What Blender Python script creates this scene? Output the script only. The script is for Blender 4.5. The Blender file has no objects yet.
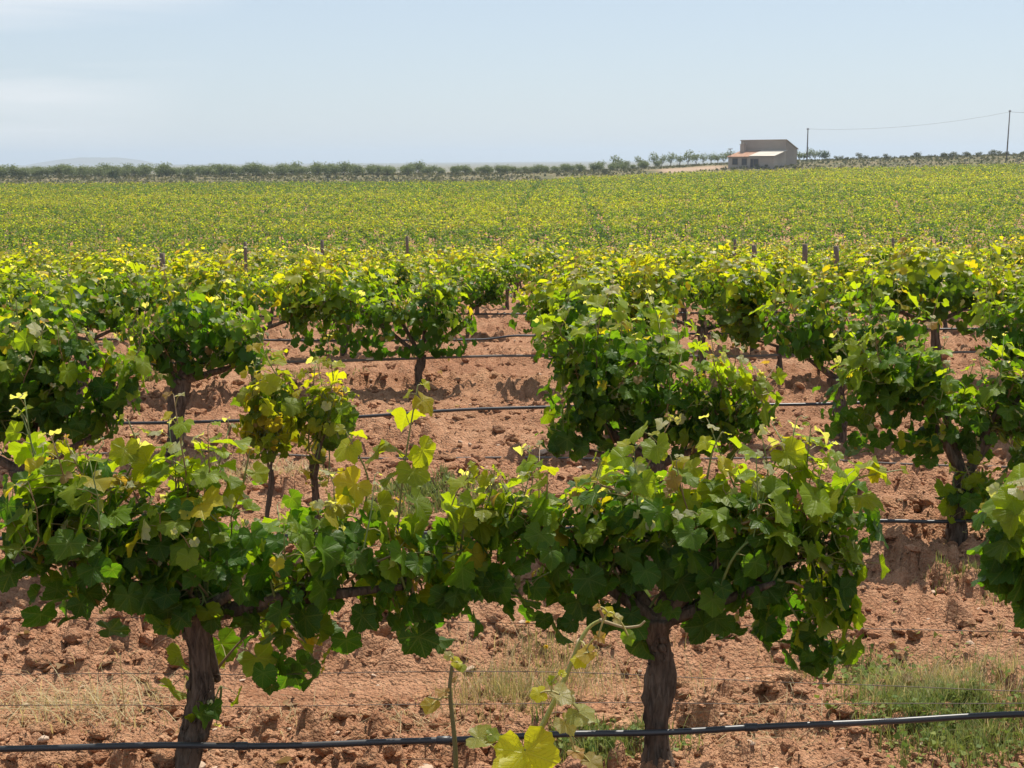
import bpy, math
import numpy as np
from mathutils import Vector, Matrix
R = math.radians
sc = bpy.context.scene
RNG = np.random.default_rng(11)

# ------------------------------------------------------------------ camera
F, PITCH, ROLL, EYE = 1490.0, R(8.55), R(0.40), 1.7
cam_d = bpy.data.cameras.new('camera'); cam = bpy.data.objects.new('camera', cam_d)
sc.collection.objects.link(cam); sc.camera = cam
cam_d.sensor_width = 36; cam_d.lens = F/1024*36; cam_d.clip_start = .05; cam_d.clip_end = 20000
cam.matrix_world = Matrix.Translation((0, 0, EYE)) @ Matrix.Rotation(math.pi/2-PITCH, 4, 'X') @ Matrix.Rotation(-ROLL, 4, 'Z')
cam_d.dof.use_dof = False
M3 = np.array(cam.matrix_world.to_3x3())

# ------------------------------------------------------------------ light
SUN_EL, SUN_AZ = 61.0, 24.0          # azimuth clockwise from +Y (straight ahead)
world = bpy.data.worlds.new("World"); sc.world = world; world.use_nodes = True
nt = world.node_tree; nt.nodes.clear()
wo = nt.nodes.new('ShaderNodeOutputWorld'); bg = nt.nodes.new('ShaderNodeBackground')
sky = nt.nodes.new('ShaderNodeTexSky'); sky.sky_type = 'NISHITA'; sky.sun_disc = False
sky.sun_elevation = R(SUN_EL); sky.sun_rotation = R(SUN_AZ); sky.altitude = 600
sky.air_density = 1.0; sky.dust_density = .8; sky.ozone_density = 1.6
bg.inputs[1].default_value = 0.107
# a thin streak of high cloud in the sky
tc = nt.nodes.new('ShaderNodeTexCoord'); mp = nt.nodes.new('ShaderNodeMapping'); mp.vector_type = 'POINT'
mp.inputs['Scale'].default_value = (1.6, 1.0, 16)
mp.inputs['Location'].default_value = (.3, 0, .2)
nz = nt.nodes.new('ShaderNodeTexNoise'); nz.inputs['Scale'].default_value = 1.6; nz.inputs['Detail'].default_value = 6
nz.inputs['Distortion'].default_value = .4
cr = nt.nodes.new('ShaderNodeMapRange'); cr.inputs[1].default_value = .48; cr.inputs[2].default_value = .8
# only to the upper left of the view
vd = nt.nodes.new('ShaderNodeVectorMath'); vd.operation = 'DOT_PRODUCT'
cdir = Vector((-.36, 1, .15)).normalized(); vd.inputs[1].default_value = cdir
mr2 = nt.nodes.new('ShaderNodeMapRange'); mr2.inputs[1].default_value = .984; mr2.inputs[2].default_value = .998
mu = nt.nodes.new('ShaderNodeMath'); mu.operation = 'MULTIPLY'
mu2 = nt.nodes.new('ShaderNodeMath'); mu2.operation = 'MULTIPLY'; mu2.inputs[1].default_value = .95
mix = nt.nodes.new('ShaderNodeMix'); mix.data_type = 'RGBA'; mix.inputs[7].default_value = (7.4, 7.4, 7.5, 1)
L = nt.links.new
L(tc.outputs['Generated'], mp.inputs[0]); L(mp.outputs[0], nz.inputs['Vector']); L(nz.outputs[0], cr.inputs[0])
L(tc.outputs['Generated'], vd.inputs[0]); L(vd.outputs['Value'], mr2.inputs[0])
L(cr.outputs[0], mu.inputs[0]); L(mr2.outputs[0], mu.inputs[1]); L(mu.outputs[0], mu2.inputs[0])
veil = nt.nodes.new('ShaderNodeMix'); veil.data_type = 'RGBA'; veil.inputs[0].default_value = .68; veil.inputs[7].default_value = (4.35, 5.0, 5.75, 1)
L(sky.outputs[0], veil.inputs[6]); L(mu2.outputs[0], mix.inputs[0]); L(veil.outputs[2], mix.inputs[6]); L(mix.outputs[2], bg.inputs[0]); L(bg.outputs[0], wo.inputs[0])

sl = bpy.data.lights.new('sun', 'SUN'); sl.energy = 5.0; sl.angle = R(.53); sl.color = (1, .94, .83)
so = bpy.data.objects.new('sun', sl); sc.collection.objects.link(so)
sdir = Vector((math.sin(R(SUN_AZ))*math.cos(R(SUN_EL)), math.cos(R(SUN_AZ))*math.cos(R(SUN_EL)), math.sin(R(SUN_EL))))
so.rotation_euler = sdir.to_track_quat('Z', 'Y').to_euler(); so.location = (20, 20, 60)
vs = sc.view_settings; vs.view_transform = 'Standard'; vs.look = 'None'; vs.exposure = 0.32; vs.gamma = 1; vs.use_curve_mapping = False
sc.cycles.max_bounces = 8; sc.cycles.transmission_bounces = 6; sc.cycles.diffuse_bounces = 4; sc.cycles.volume_bounces = 0
sc.cycles.use_denoising = True

# ------------------------------------------------------------------ helpers
def at(px, py, Y):
    """point on the ray through a photo pixel at forward distance Y"""
    d = M3 @ np.array([(px-512)/F, (384-py)/F, -1.0]); t = Y/d[1]
    return np.array([d[0]*t, Y, EYE+d[2]*t])
def atrow(px, py, Yr, slope=.06, dy=0.0):
    d = M3 @ np.array([(px-512)/F, (384-py)/F, -1.0])
    t = (Yr+dy)/(d[1]-slope*d[0]); return np.array([d[0]*t, d[1]*t, EYE+d[2]*t])
def _hash(ix, iy, s):
    h = (ix.astype(np.int64)*374761393 + iy.astype(np.int64)*668265263 + s*982451653) & 0xffffffff
    h = ((h ^ (h >> 13))*1274126177) & 0xffffffff
    h = (h ^ (h >> 16)); return (h & 0xffffff)/float(0xffffff)
def vnoise(x, y, s=0):
    ix, iy = np.floor(x), np.floor(y); fx, fy = x-ix, y-iy
    fx = fx*fx*(3-2*fx); fy = fy*fy*(3-2*fy)
    a, b, c, d = _hash(ix, iy, s), _hash(ix+1, iy, s), _hash(ix, iy+1, s), _hash(ix+1, iy+1, s)
    return (a*(1-fx)+b*fx)*(1-fy)+(c*(1-fx)+d*fx)*fy
def fbm(x, y, o=4, s=0):
    t, a, n = 0, .5, 0
    for k in range(o): t = t+a*vnoise(x, y, s+k*17); n += a; a *= .5; x, y = x*2.03+3.1, y*2.03+1.7
    return t/n
def worley(x, y, s=0):
    ix, iy = np.floor(x), np.floor(y); best = np.full(x.shape, 9.0); val = np.zeros(x.shape)
    for dx in (-1, 0, 1):
        for dy in (-1, 0, 1):
            cx, cy = ix+dx, iy+dy
            px, py = cx+_hash(cx, cy, s), cy+_hash(cx, cy, s+5)
            d = (x-px)**2+(y-py)**2; m = d < best
            best = np.where(m, d, best); val = np.where(m, _hash(cx, cy, s+9), val)
    return np.sqrt(best), val
def sstep(a, b, x):
    t = np.clip((x-a)/(b-a), 0, 1); return t*t*(3-2*t)

class MB:
    """collects vertices and faces, builds ONE mesh object"""
    def __init__(s): s.v = []; s.n = 0; s.f = []; s.c = []; s.uv = []; s.smooth = []
    def add(s, v, faces, col=(.5, .5, .5), uv=None, smooth=True):
        v = np.asarray(v, float).reshape(-1, 3); k = len(v)
        for f in faces:
            f = np.asarray(f, np.int64)
            if len(f): s.f.append(f+s.n); s.smooth.append(smooth)
        s.v.append(v); s.n += k
        c = np.asarray(col, float); s.c.append(np.broadcast_to(c, (k, 3)) if c.ndim == 1 else c)
        s.uv.append(np.zeros((k, 2)) if uv is None else np.asarray(uv, float)); return s
    def mesh(s, name, mats):
        me = bpy.data.meshes.new(name)
        v = np.concatenate(s.v); me.vertices.add(len(v)); me.vertices.foreach_set('co', v.astype(np.float32).ravel())
        lt = np.concatenate([f.ravel() for f in s.f]); tot = np.concatenate([np.full(len(f), f.shape[1]) for f in s.f])
        sm = np.concatenate([np.full(len(f), b) for f, b in zip(s.f, s.smooth)])
        me.loops.add(len(lt)); me.loops.foreach_set('vertex_index', lt.astype(np.int32))
        me.polygons.add(len(tot)); me.polygons.foreach_set('loop_start', np.concatenate([[0], np.cumsum(tot)[:-1]]).astype(np.int32))
        me.polygons.foreach_set('use_smooth', sm)
        me.update(calc_edges=True)
        a = me.color_attributes.new('col', 'FLOAT_COLOR', 'POINT'); c = np.concatenate(s.c)
        a.data.foreach_set('color', np.concatenate([c, np.ones((len(c), 1))], 1).astype(np.float32).ravel())
        u = me.uv_layers.new(name='uv'); uv = np.concatenate(s.uv)
        u.data.foreach_set('uv', uv[lt].astype(np.float32).ravel())
        for m in (mats if isinstance(mats, (list, tuple)) else [mats]): me.materials.append(m)
        return me
    def build(s, name, mat, parent=None, loc=None):
        o = bpy.data.objects.new(name, s.mesh(name, mat)); sc.collection.objects.link(o)
        if parent is not None: o.parent = parent
        if loc is not None: o.location = loc
        return o
def tag(o, label=None, cat=None, group=None, kind=None):
    for k, v in (('label', label), ('category', cat), ('group', group), ('kind', kind)):
        if v: o[k] = v
    return o
def empty(name, loc, rz=0, **kw):
    o = bpy.data.objects.new(name, None); sc.collection.objects.link(o); o.location = loc; o.rotation_euler = (0, 0, rz)
    o.empty_display_size = .2
    return tag(o, **kw)
def copy_tree(o, parent=None, kids=None):
    c = o.copy(); sc.collection.objects.link(c)
    if parent is not None: c.parent = parent
    for ch in (kids if kids is not None else list(o.children)): copy_tree(ch, c)
    return c
def tube(mb, pts, rad, n=8, col=(.5, .5, .5), rough=0.0, seed=0, cap=True):
    pts = np.asarray(pts, float); m = len(pts); rad = np.broadcast_to(np.asarray(rad, float), (m,))
    T = np.gradient(pts, axis=0); T /= np.linalg.norm(T, axis=1)[:, None]+1e-9
    ref = np.array([0, 1, .001]) if abs(T[0][1]) < .9 else np.array([1, 0, 0.])
    A = np.cross(T, ref); A /= np.linalg.norm(A, axis=1)[:, None]+1e-9; B = np.cross(T, A)
    th = np.linspace(0, 2*math.pi, n, endpoint=False)
    S = np.concatenate([[0], np.cumsum(np.linalg.norm(np.diff(pts, axis=0), axis=1))])
    rr = rad[:, None]*np.ones(n)
    if rough:
        tt, ss = np.meshgrid(th, S)
        tw = tt+ss*3
        rr = rr*(1+rough*(fbm((np.cos(tw)+2)*2.6+seed, (np.sin(tw)+2)*2.6+ss*5, 4, seed)-.5)*2
                 + rough*.55*(1-np.abs(2*fbm((np.cos(tw)+2)*5+seed, (np.sin(tw)+2)*5+ss*4, 2, seed+3)-1)) - rough*.3)
    v = pts[:, None, :]+rr[..., None]*(np.cos(th)[None, :, None]*A[:, None, :]+np.sin(th)[None, :, None]*B[:, None, :])
    i = np.arange(m-1)[:, None]*n; j = np.arange(n)[None, :]; j2 = (j+1) % n
    q = np.stack([i+j, i+j2, i+n+j2, i+n+j], -1).reshape(-1, 4)
    fs = [q]
    if cap: fs += [np.arange(n)[None, ::-1], (np.arange(n)+(m-1)*n)[None, :]]
    mb.add(v.reshape(-1, 3), fs, col); return mb
def bez(p0, p1, p2, n):
    t = np.linspace(0, 1, n)[:, None]; return (1-t)**2*p0+2*t*(1-t)*p1+t*t*p2
def box(mb, lo, hi, col=(.5, .5, .5)):
    (a, b, c), (d, e, f) = lo, hi
    v = [(a, b, c), (d, b, c), (d, e, c), (a, e, c), (a, b, f), (d, b, f), (d, e, f), (a, e, f)]
    mb.add(v, [[[0, 3, 2, 1], [4, 5, 6, 7], [0, 1, 5, 4], [1, 2, 6, 5], [2, 3, 7, 6], [3, 0, 4, 7]]], col, smooth=False); return mb

# ------------------------------------------------------------------ materials
class NT:
    def __init__(s, name):
        s.m = bpy.data.materials.new(name); s.m.use_nodes = True; s.t = s.m.node_tree; s.t.nodes.clear()
        s.out = s.n('ShaderNodeOutputMaterial')
    def n(s, t, **kw):
        x = s.t.nodes.new(t)
        for k, v in kw.items(): setattr(x, k, v)
        return x
    def link(s, a, b): s.t.links.new(a, b)
    def math(s, op, a, b=None, c=None):
        x = s.n('ShaderNodeMath', operation=op)
        for i, q in enumerate((a, b, c)):
            if q is None: continue
            if isinstance(q, (int, float)): x.inputs[i].default_value = q
            else: s.link(q, x.inputs[i])
        return x.outputs[0]
    def mix(s, f, a, b, mode='MIX'):
        x = s.n('ShaderNodeMix', data_type='RGBA', blend_type=mode)
        for i, q in ((0, f), (6, a), (7, b)):
            if isinstance(q, (int, float)): x.inputs[i].default_value = q
            elif isinstance(q, tuple): x.inputs[i].default_value = (*q, 1)
            else: s.link(q, x.inputs[i])
        return x.outputs[2]
    def noise(s, scale, detail=4, rough=.55, vec=None, dist=0):
        x = s.n('ShaderNodeTexNoise'); x.inputs['Scale'].default_value = scale; x.inputs['Detail'].default_value = detail
        x.inputs['Roughness'].default_value = rough; x.inputs['Distortion'].default_value = dist
        if vec is not None: s.link(vec, x.inputs['Vector'])
        return x.outputs[0]
    def rng(s, v, a, b, c=0, d=1):
        x = s.n('ShaderNodeMapRange'); x.inputs[1].default_value = a; x.inputs[2].default_value = b
        x.inputs[3].default_value = c; x.inputs[4].default_value = d; s.link(v, x.inputs[0]); return x.outputs[0]
    def coord(s, scale=(1, 1, 1), which='Object'):
        tc = s.n('ShaderNodeTexCoord'); m = s.n('ShaderNodeMapping'); m.inputs['Scale'].default_value = scale
        s.link(tc.outputs[which], m.inputs[0]); return m.outputs[0]
    def attr(s, name='col'):
        a = s.n('ShaderNodeAttribute'); a.attribute_name = name; return a.outputs[0]
    def bump(s, h, strength, dist):
        b = s.n('ShaderNodeBump'); b.inputs['Strength'].default_value = strength; b.inputs['Distance'].default_value = dist
        s.link(h, b.inputs['Height']); return b.outputs[0]
    def bsdf(s, col, rough=.8, spec=.3, normal=None, metal=0):
        p = s.n('ShaderNodeBsdfPrincipled')
        for k, q in (('Base Color', col), ('Roughness', rough), ('Specular IOR Level', spec), ('Metallic', metal)):
            if isinstance(q, (int, float)): p.inputs[k].default_value = q
            elif isinstance(q, tuple): p.inputs[k].default_value = (*q, 1)
            else: s.link(q, p.inputs[k])
        if normal is not None: s.link(normal, p.inputs['Normal'])
        return p.outputs[0]
    def done(s, sh): s.link(sh, s.out.inputs[0]); return s.m

def mat_leaf(name, veins=True, trans=.6, rough=.45, spec=.30, tgain=(2.1, 1.95, .38)):
    t = NT(name); col = t.attr(); geo = t.n('ShaderNodeNewGeometry')
    normal = None
    if veins:
        uvn = t.n('ShaderNodeUVMap'); sp = t.n('ShaderNodeSeparateXYZ'); t.link(uvn.outputs[0], sp.inputs[0])
        x, y = sp.outputs[0], sp.outputs[1]
        ax = t.math('ABSOLUTE', x); d = None
        for a in (0, 52, 108):
            sa, ca = math.sin(R(a)), math.cos(R(a))
            cr = t.math('ABSOLUTE', t.math('SUBTRACT', t.math('MULTIPLY', ax, ca), t.math('MULTIPLY', y, sa)))
            dt = t.math('ADD', t.math('MULTIPLY', ax, sa), t.math('MULTIPLY', y, ca))
            q = t.math('ADD', cr, t.math('MULTIPLY', t.math('LESS_THAN', dt, 0.0), 1.0))
            # side veins branching from the main one
            br = t.math('ABSOLUTE', t.math('SUBTRACT', t.math('FRACT', t.math('MULTIPLY', t.math('SUBTRACT', dt, t.math('MULTIPLY', cr, .9)), 6.5)), .5))
            q2 = t.math('ADD', t.math('MULTIPLY', br, .22), .015)
            q2 = t.math('ADD', q2, t.math('MULTIPLY', t.math('GREATER_THAN', cr, .24), 1.0))
            q = t.math('MINIMUM', q, q2)
            d = q if d is None else t.math('MINIMUM', d, q)
        vein = t.rng(d, .008, .04, 1, 0)
        col = t.mix(t.math('MULTIPLY', vein, .3), col, t.mix(.55, col, (.42, .5, .16)))
        nzv = t.noise(60, 3)
        h = t.math('ADD', t.math('MULTIPLY', vein, -.6), t.math('MULTIPLY', nzv, .8))
        normal = t.bump(h, .55, .004)
        col = t.mix(t.math('MULTIPLY', t.rng(t.noise(22, 3), .4, .7), .35), col, t.mix(1.0, col, (.55, .62, .5), 'MULTIPLY'))
    back = t.mix(.14, col, (.30, .36, .20))
    c2 = t.mix(geo.outputs['Backfacing'], col, back)
    p = t.bsdf(c2, rough, spec, normal)
    tr = t.n('ShaderNodeBsdfTranslucent'); t.link(t.mix(1.0, col, tgain, 'MULTIPLY'), tr.inputs[0])
    if normal is not None: t.link(normal, tr.inputs['Normal'])
    ms = t.n('ShaderNodeMixShader'); ms.inputs[0].default_value = trans; t.link(p, ms.inputs[1]); t.link(tr.outputs[0], ms.inputs[2])
    return t.done(ms.outputs[0])
M_LEAF = mat_leaf('vine_leaf'); M_LEAFS = mat_leaf('vine_leaf_plain', veins=False)
M_LEAFFAR = mat_leaf('vine_leaf_distant', veins=False, rough=.55, spec=.3)
M_TREE = mat_leaf('tree_leaf', veins=False, trans=.25, rough=.6, spec=.2, tgain=(1.2, 1.3, .8))
M_GRASS = mat_leaf('grass_blade', veins=False, trans=.35, rough=.6, spec=.2, tgain=(1.3, 1.3, .9))

def mat_bark():
    t = NT('vine_bark'); v = t.coord((9, 9, 2.2)); v2 = t.coord((40, 40, 5))
    n1 = t.noise(4, 5, .65, v, 1.2); n2 = t.noise(3, 4, .6, v2)
    c = t.mix(t.rng(n1, .3, .7), (.032, .023, .017), (.20, .145, .105)); c = t.mix(t.math('MULTIPLY', t.rng(n2, .5, .75), .6), c, (.27, .21, .165))
    h = t.math('ADD', n1, t.math('MULTIPLY', n2, .7))
    return t.done(t.bsdf(c, .92, .15, t.bump(h, 1.0, .012)))
M_BARK = mat_bark()
def mat_attr(name, rough=.8, spec=.2, nscale=30, namp=.35, bump=.3, bd=.004):
    t = NT(name); n = t.noise(nscale, 4); c = t.mix(namp, t.attr(), t.mix(t.rng(n, .3, .7), (.35, .35, .35), (1.3, 1.3, 1.3)), 'MULTIPLY')
    return t.done(t.bsdf(c, rough, spec, t.bump(n, bump, bd)))
M_STEM = mat_attr('green_stem', .5, .4, 60, .3)
def mat_soil(name, ground=True):
    t = NT(name); v = t.coord()
    n1 = t.noise(.7, 5, .6, v); n2 = t.noise(9, 6, .7, v); n3 = t.noise(70, 5, .7, v)
    a = t.mix(t.rng(n1, .35, .65), (.44, .218, .122), (.56, .312, .182))
    a = t.mix(t.rng(n2, .35, .7), t.mix(1.0, a, (.62, .55, .50), 'MULTIPLY'), t.mix(1.0, a, (1.1, 1.12, 1.15), 'MULTIPLY'))
    a = t.mix(t.math('MULTIPLY', t.rng(n3, .5, .72), .55), a, (.60, .39, .235))
    if ground:
        # beyond the vines the land is dry grass: colour by zone, stored in the mesh
        zc = t.attr(); sp = t.n('ShaderNodeSeparateColor'); t.link(zc, sp.inputs[0])
        g = t.mix(t.rng(t.noise(.25, 6, .65, v), .38, .62), (.11, .11, .05), (.22, .175, .10))
        a = t.mix(sp.outputs[0], a, g)
        a = t.mix(t.math('MULTIPLY', sp.outputs[1], .85), a, (.50, .40, .31))
    else:
        a = t.mix(1.0, a, t.attr(), 'MULTIPLY')
    vo = t.n('ShaderNodeTexVoronoi'); vo.inputs['Scale'].default_value = 75; t.link(v, vo.inputs['Vector'])
    vo2 = t.n('ShaderNodeTexVoronoi'); vo2.inputs['Scale'].default_value = 170; t.link(v, vo2.inputs['Vector'])
    h = t.math('ADD', t.math('MULTIPLY', n2, .9), t.math('MULTIPLY', n3, .45))
    h = t.math('SUBTRACT', h, t.math('ADD', t.math('MULTIPLY', vo.outputs[0], .45), t.math('MULTIPLY', vo2.outputs[0], .2)))
    return t.done(t.bsdf(a, .95, .1, t.bump(h, 1.0, .03)))
M_SOIL = mat_soil('red_soil'); M_CLOD = mat_soil('red_clod', False)
def mat_plain(name, col, rough=.6, spec=.3, ns=20, na=.3, b=.2, bd=.01, metal=0):
    t = NT(name); n = t.noise(ns, 4); c = t.mix(na, col, t.mix(t.rng(n, .3, .7), (.45, .45, .45), (1.35, 1.35, 1.35)), 'MULTIPLY')
    c = t.mix(na, col, c) if False else c
    return t.done(t.bsdf(c, rough, spec, t.bump(n, b, bd), metal))
def mulmat(name, col, **k):
    t = NT(name); n = t.noise(k.get('ns', 20), 5, .65)
    m = t.mix(t.rng(n, .3, .7), tuple(c*k.get('lo', .6) for c in col), tuple(min(1, c*k.get('hi', 1.3)) for c in col))
    return t.done(t.bsdf(m, k.get('rough', .7), k.get('spec', .3), t.bump(n, k.get('b', .3), k.get('bd', .01)), k.get('metal', 0)))
M_HOSE = mulmat('black_polythene', (.022, .022, .024), rough=.38, spec=.5, ns=14, lo=.6, hi=2.6, b=.1, bd=.003)
M_HOSED = mulmat('dusty_polythene', (.16, .14, .125), rough=.7, spec=.3, ns=9, lo=.5, hi=1.6)
M_WIRE = mulmat('rusty_wire', (.14, .10, .075), rough=.6, spec=.4, ns=8)
M_POST = mulmat('weathered_wood', (.19, .15, .115), rough=.9, ns=12, b=.6)
M_POLE = mulmat('grey_pole_wood', (.13, .11, .10), rough=.9, ns=3)
M_STONE = mulmat('pale_stone', (.50, .36, .26), rough=.9, ns=25, lo=.75, hi=1.2, b=.6)

# ------------------------------------------------------------------ terrain
ROWSP, SLOPE = 2.36, .06
def ROWY(k): return 3.80+ROWSP*k                      # k = 0 is the front row that carries two whole vines
def terrain(x, y):
    x = np.asarray(x, float); y = np.asarray(y, float)
    z = -.056*np.maximum(y-12, 0)
    z = np.where(y > 36, -1.344-(4.35-1.344)*sstep(36, 92, y), z)
    xs_ = x*330/np.maximum(y, 60); top = np.interp(xs_, [-113, 0, 20, 44, 64, 113, 160], [-3.0, -2.85, -2.6, -1.7, -1.4, -.65, -.3])
    t = np.clip((y-94)/(330-94), 0, 1)
    z = np.where(y > 94, -4.35+(top+4.35)*t, z)
    crest = np.interp(xs_, [-113, 0, 20, 40, 64, 113, 160], [1.3, 1.3, 1.5, 1.8, 2.3, 2.6, 2.6])
    z = z+crest*sstep(321, 350, y)*(y > 300)
    z = z+.95*np.exp(-((x-57)/13)**2-((y-329)/9)**2)*(y > 290)
    z = z-(crest+9+top)*sstep(420, 700, y)
    return z
def edge_fn(x):
    return np.interp(x, [-125, -60, -20, 6, 12, 125], [302, 297, 286, 286, 318, 326])
def soil_detail(x, y):
    """clods, tracks and furrows of the ploughed rows"""
    r = (y-SLOPE*x-3.80)/ROWSP; ph = r-np.floor(r)               # 0 at a row, .5 midway
    d = np.minimum(ph, 1-ph)
    track = np.maximum(np.exp(-((ph-.38)/.065)**4), .75*np.exp(-((ph-.68)/.04)**2))
    track *= .8+.2*(fbm(x*.7, y*.7, 2, 77) > .4)
    rough = 1-.92*track
    w1, v1 = worley(x*11+fbm(x*6, y*6, 2, 3), y*11+fbm(x*6, y*6, 2, 9), 1)
    w2, v2 = worley(x*26, y*26, 2)
    w3, v3 = worley(x*55, y*55, 4)
    amt = sstep(.35, .62, fbm(x*1.6, y*1.6, 3, 21))
    h = .11*(v1**1.4)*np.clip(1-w1*1.35, 0, 1)**.6*(.25+.9*amt)
    h = h+.030*v2*np.clip(1-w2*1.4, 0, 1)**.6+.014*v3*np.clip(1-w3*1.4, 0, 1)**.6
    h = h*rough
    berm = .018*np.exp(-(d/.13)**2)+.008*np.exp(-((ph-.92)/.04)**2)+.03*np.exp(-((ph-.17)/.05)**2)+.035*np.exp(-((ph-.56)/.06)**2)-.018*track
    groove = .009*np.sin(y*110)*track*(fbm(x*.8, y*30, 2, 8) > .35)
    h = h+berm+groove+.05*(fbm(x*.9, y*1.6, 4, 31)-.5)+.035*(fbm(x*9, y*9, 4, 44)-.5)*rough+.010*(fbm(x*45, y*45, 3, 45)-.5)
    return h*(1-sstep(26, 40, y))
def ground_z(x, y):
    x = np.asarray(x, float); y = np.asarray(y, float); return terrain(x, y)+soil_detail(x, y)

ys = np.concatenate([np.linspace(-25, 1.6, 14)[:-1], np.geomspace(1.6, 2.3, 24)[:-1], 2.3*1.0042**np.arange(0, 640)])
ys = np.concatenate([ys, np.geomspace(ys[-1]*1.01, 700, 190), np.geomspace(760, 9000, 22)])
ti = np.linspace(-1, 1, 560); to = np.array([1.06, 1.15, 1.3, 1.5, 1.8, 2.2, 2.8, 3.6, 5, 8, 14, 26, 50])
tt = np.concatenate([-to[::-1], ti, to]); W = .41*np.maximum(ys, 2.2)+.9
out = np.abs(tt) > 1
Xg = tt[None, :]*W[:, None]; Yg = np.repeat(ys[:, None], len(tt), 1)
Xg = np.clip(Xg, -9000, 9000)
Zg = ground_z(Xg, Yg)
nR, nC = Xg.shape; i = np.arange(nR-1)[:, None]*nC+np.arange(nC-1)[None, :]
Zc = np.zeros((nR, nC, 3)); Ye = edge_fn(Xg); Zc[..., 0] = sstep(-2, 3, Yg-Ye+3*(fbm(Xg*.05, Yg*.05, 3, 2)-.5))
Zc[..., 1] = np.exp(-(((Yg-294)/8)**4))*sstep(-48, -36, Xg)*sstep(18, 8, Xg)+np.exp(-(((Yg-338)/7)**2))*sstep(32, 36, Xg)*sstep(50, 46, Xg)*.6
Zc[..., 0] *= 1-np.clip(Zc[..., 1], 0, 1)
mb = MB(); mb.add(np.stack([Xg, Yg, Zg], -1).reshape(-1, 3), [np.stack([i, i+1, i+1+nC, i+nC], -1).reshape(-1, 4)], Zc.reshape(-1, 3))
tag(mb.build('ground', M_SOIL), kind='structure', label='reddish brown ploughed soil of the vineyard with dry grass beyond')

# far blue hill
mb = MB(); n = 120; xs = np.linspace(-2130, -1560, n); hh = 38*np.clip(np.sin((xs+2130)/570*math.pi), 0, 1)**.7*(.75+.45*fbm(xs*.006, xs*0, 3, 5))
D = np.linspace(0, 1, 9); V = []
for a in D: V.append(np.stack([xs, 6400+600*a+0*xs, -12+hh*math.sin(a*math.pi)+.0*xs], -1))
i = np.arange(8)[:, None]*n+np.arange(n-1)[None, :]
mb.add(np.concatenate(V), [np.stack([i, i+1, i+1+n, i+n], -1).reshape(-1, 4)], (1, 0, 0))
tag(mb.build('hills', M_SOIL), kind='structure', label='faint blue hill far away on the horizon')

# ------------------------------------------------------------------ clods and stones
def ico(sub):
    p = (1+5**.5)/2
    v = [(-1, p, 0), (1, p, 0), (-1, -p, 0), (1, -p, 0), (0, -1, p), (0, 1, p), (0, -1, -p), (0, 1, -p), (p, 0, -1), (p, 0, 1), (-p, 0, -1), (-p, 0, 1)]
    f = [(0, 11, 5), (0, 5, 1), (0, 1, 7), (0, 7, 10), (0, 10, 11), (1, 5, 9), (5, 11, 4), (11, 10, 2), (10, 7, 6), (7, 1, 8), (3, 9, 4), (3, 4, 2), (3, 2, 6), (3, 6, 8), (3, 8, 9), (4, 9, 5), (2, 4, 11), (6, 2, 10), (8, 6, 7), (9, 8, 1)]
    v = [np.array(q)/np.linalg.norm(q) for q in v]
    for _ in range(sub):
        c = {}; nf = []
        def mid(a, b):
            k = (min(a, b), max(a, b))
            if k not in c: q = v[a]+v[b]; v.append(q/np.linalg.norm(q)); c[k] = len(v)-1
            return c[k]
        for a, b, d in f:
            x, y, z = mid(a, b), mid(b, d), mid(d, a); nf += [(a, x, z), (b, y, x), (d, z, y), (x, y, z)]
        f = nf
    return np.array(v), np.array(f)
def rocks(mb, P, size, sub, rng, tint, flat=.65, sink=.35, smooth=False):
    bv, bf = ico(sub); N = len(P)
    q = bv[None]*(1+.38*(rng.random((N, len(bv), 1))-.5))
    if sub: q = q*(1+.25*np.sin(bv[None]*3+rng.random((N, 1, 3))*6).sum(-1, keepdims=True)/3*1.2)
    S = np.stack([.8+.5*rng.random(N), .8+.5*rng.random(N), flat*(.7+.6*rng.random(N))], -1)
    q = q*S[:, None, :]; a = rng.random(N)*6.28; ca, sa = np.cos(a), np.sin(a)
    x = q[..., 0]*ca[:, None]-q[..., 1]*sa[:, None]; y = q[..., 0]*sa[:, None]+q[..., 1]*ca[:, None]
    ti = (rng.random(N)-.5)*.8; z = q[..., 2]+x*ti[:, None]
    q = np.stack([x, y, z], -1)*size[:, None, None]+P[:, None, :]; q[..., 2] += (size*(.5-sink))[:, None]
    f = (bf[None]+np.arange(N)[:, None, None]*len(bv)).reshape(-1, 3)
    mb.add(q.reshape(-1, 3), [f], np.repeat(tint, len(bv), 0), smooth=smooth)
def scatter(n, y0, y1, rng, power=1.0):
    y = y0*(y1/y0)**(rng.random(n)**power); x = (rng.random(n)*2-1)*(.40*y+.6); return x, y
rng = np.random.default_rng(5)
mb = MB()
for n, y0, y1, s0, s1, sub in ((7000, 2.4, 6.5, .006, .026, 1), (1100, 2.5, 8, .020, .045, 2), (34000, 2.4, 14, .004, .014, 0), (8000, 5, 26, .012, .04, 0), (5200, 6.5, 22, .018, .05, 1)):
    x, y = scatter(n, y0, y1, rng)
    r = (y-SLOPE*x-3.8)/ROWSP; ph = r-np.floor(r)
    track = np.maximum(np.exp(-((ph-.38)/.07)**4), .8*np.exp(-((ph-.68)/.045)**2))
    keep = (rng.random(n) > track*.97) & (fbm(x*1.3, y*1.3, 3, 21)+.5*rng.random(n) > .52)
    x, y = x[keep], y[keep]; n = len(x); s = s0+(s1-s0)*rng.random(n)**2.6
    t = (.88+.3*rng.random((n, 1)))*np.array([[1, .99, .97]])+.05*rng.random((n, 3))
    rocks(mb, np.stack([x, y, ground_z(x, y)], -1), s, sub, rng, t, smooth=sub == 2)
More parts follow.
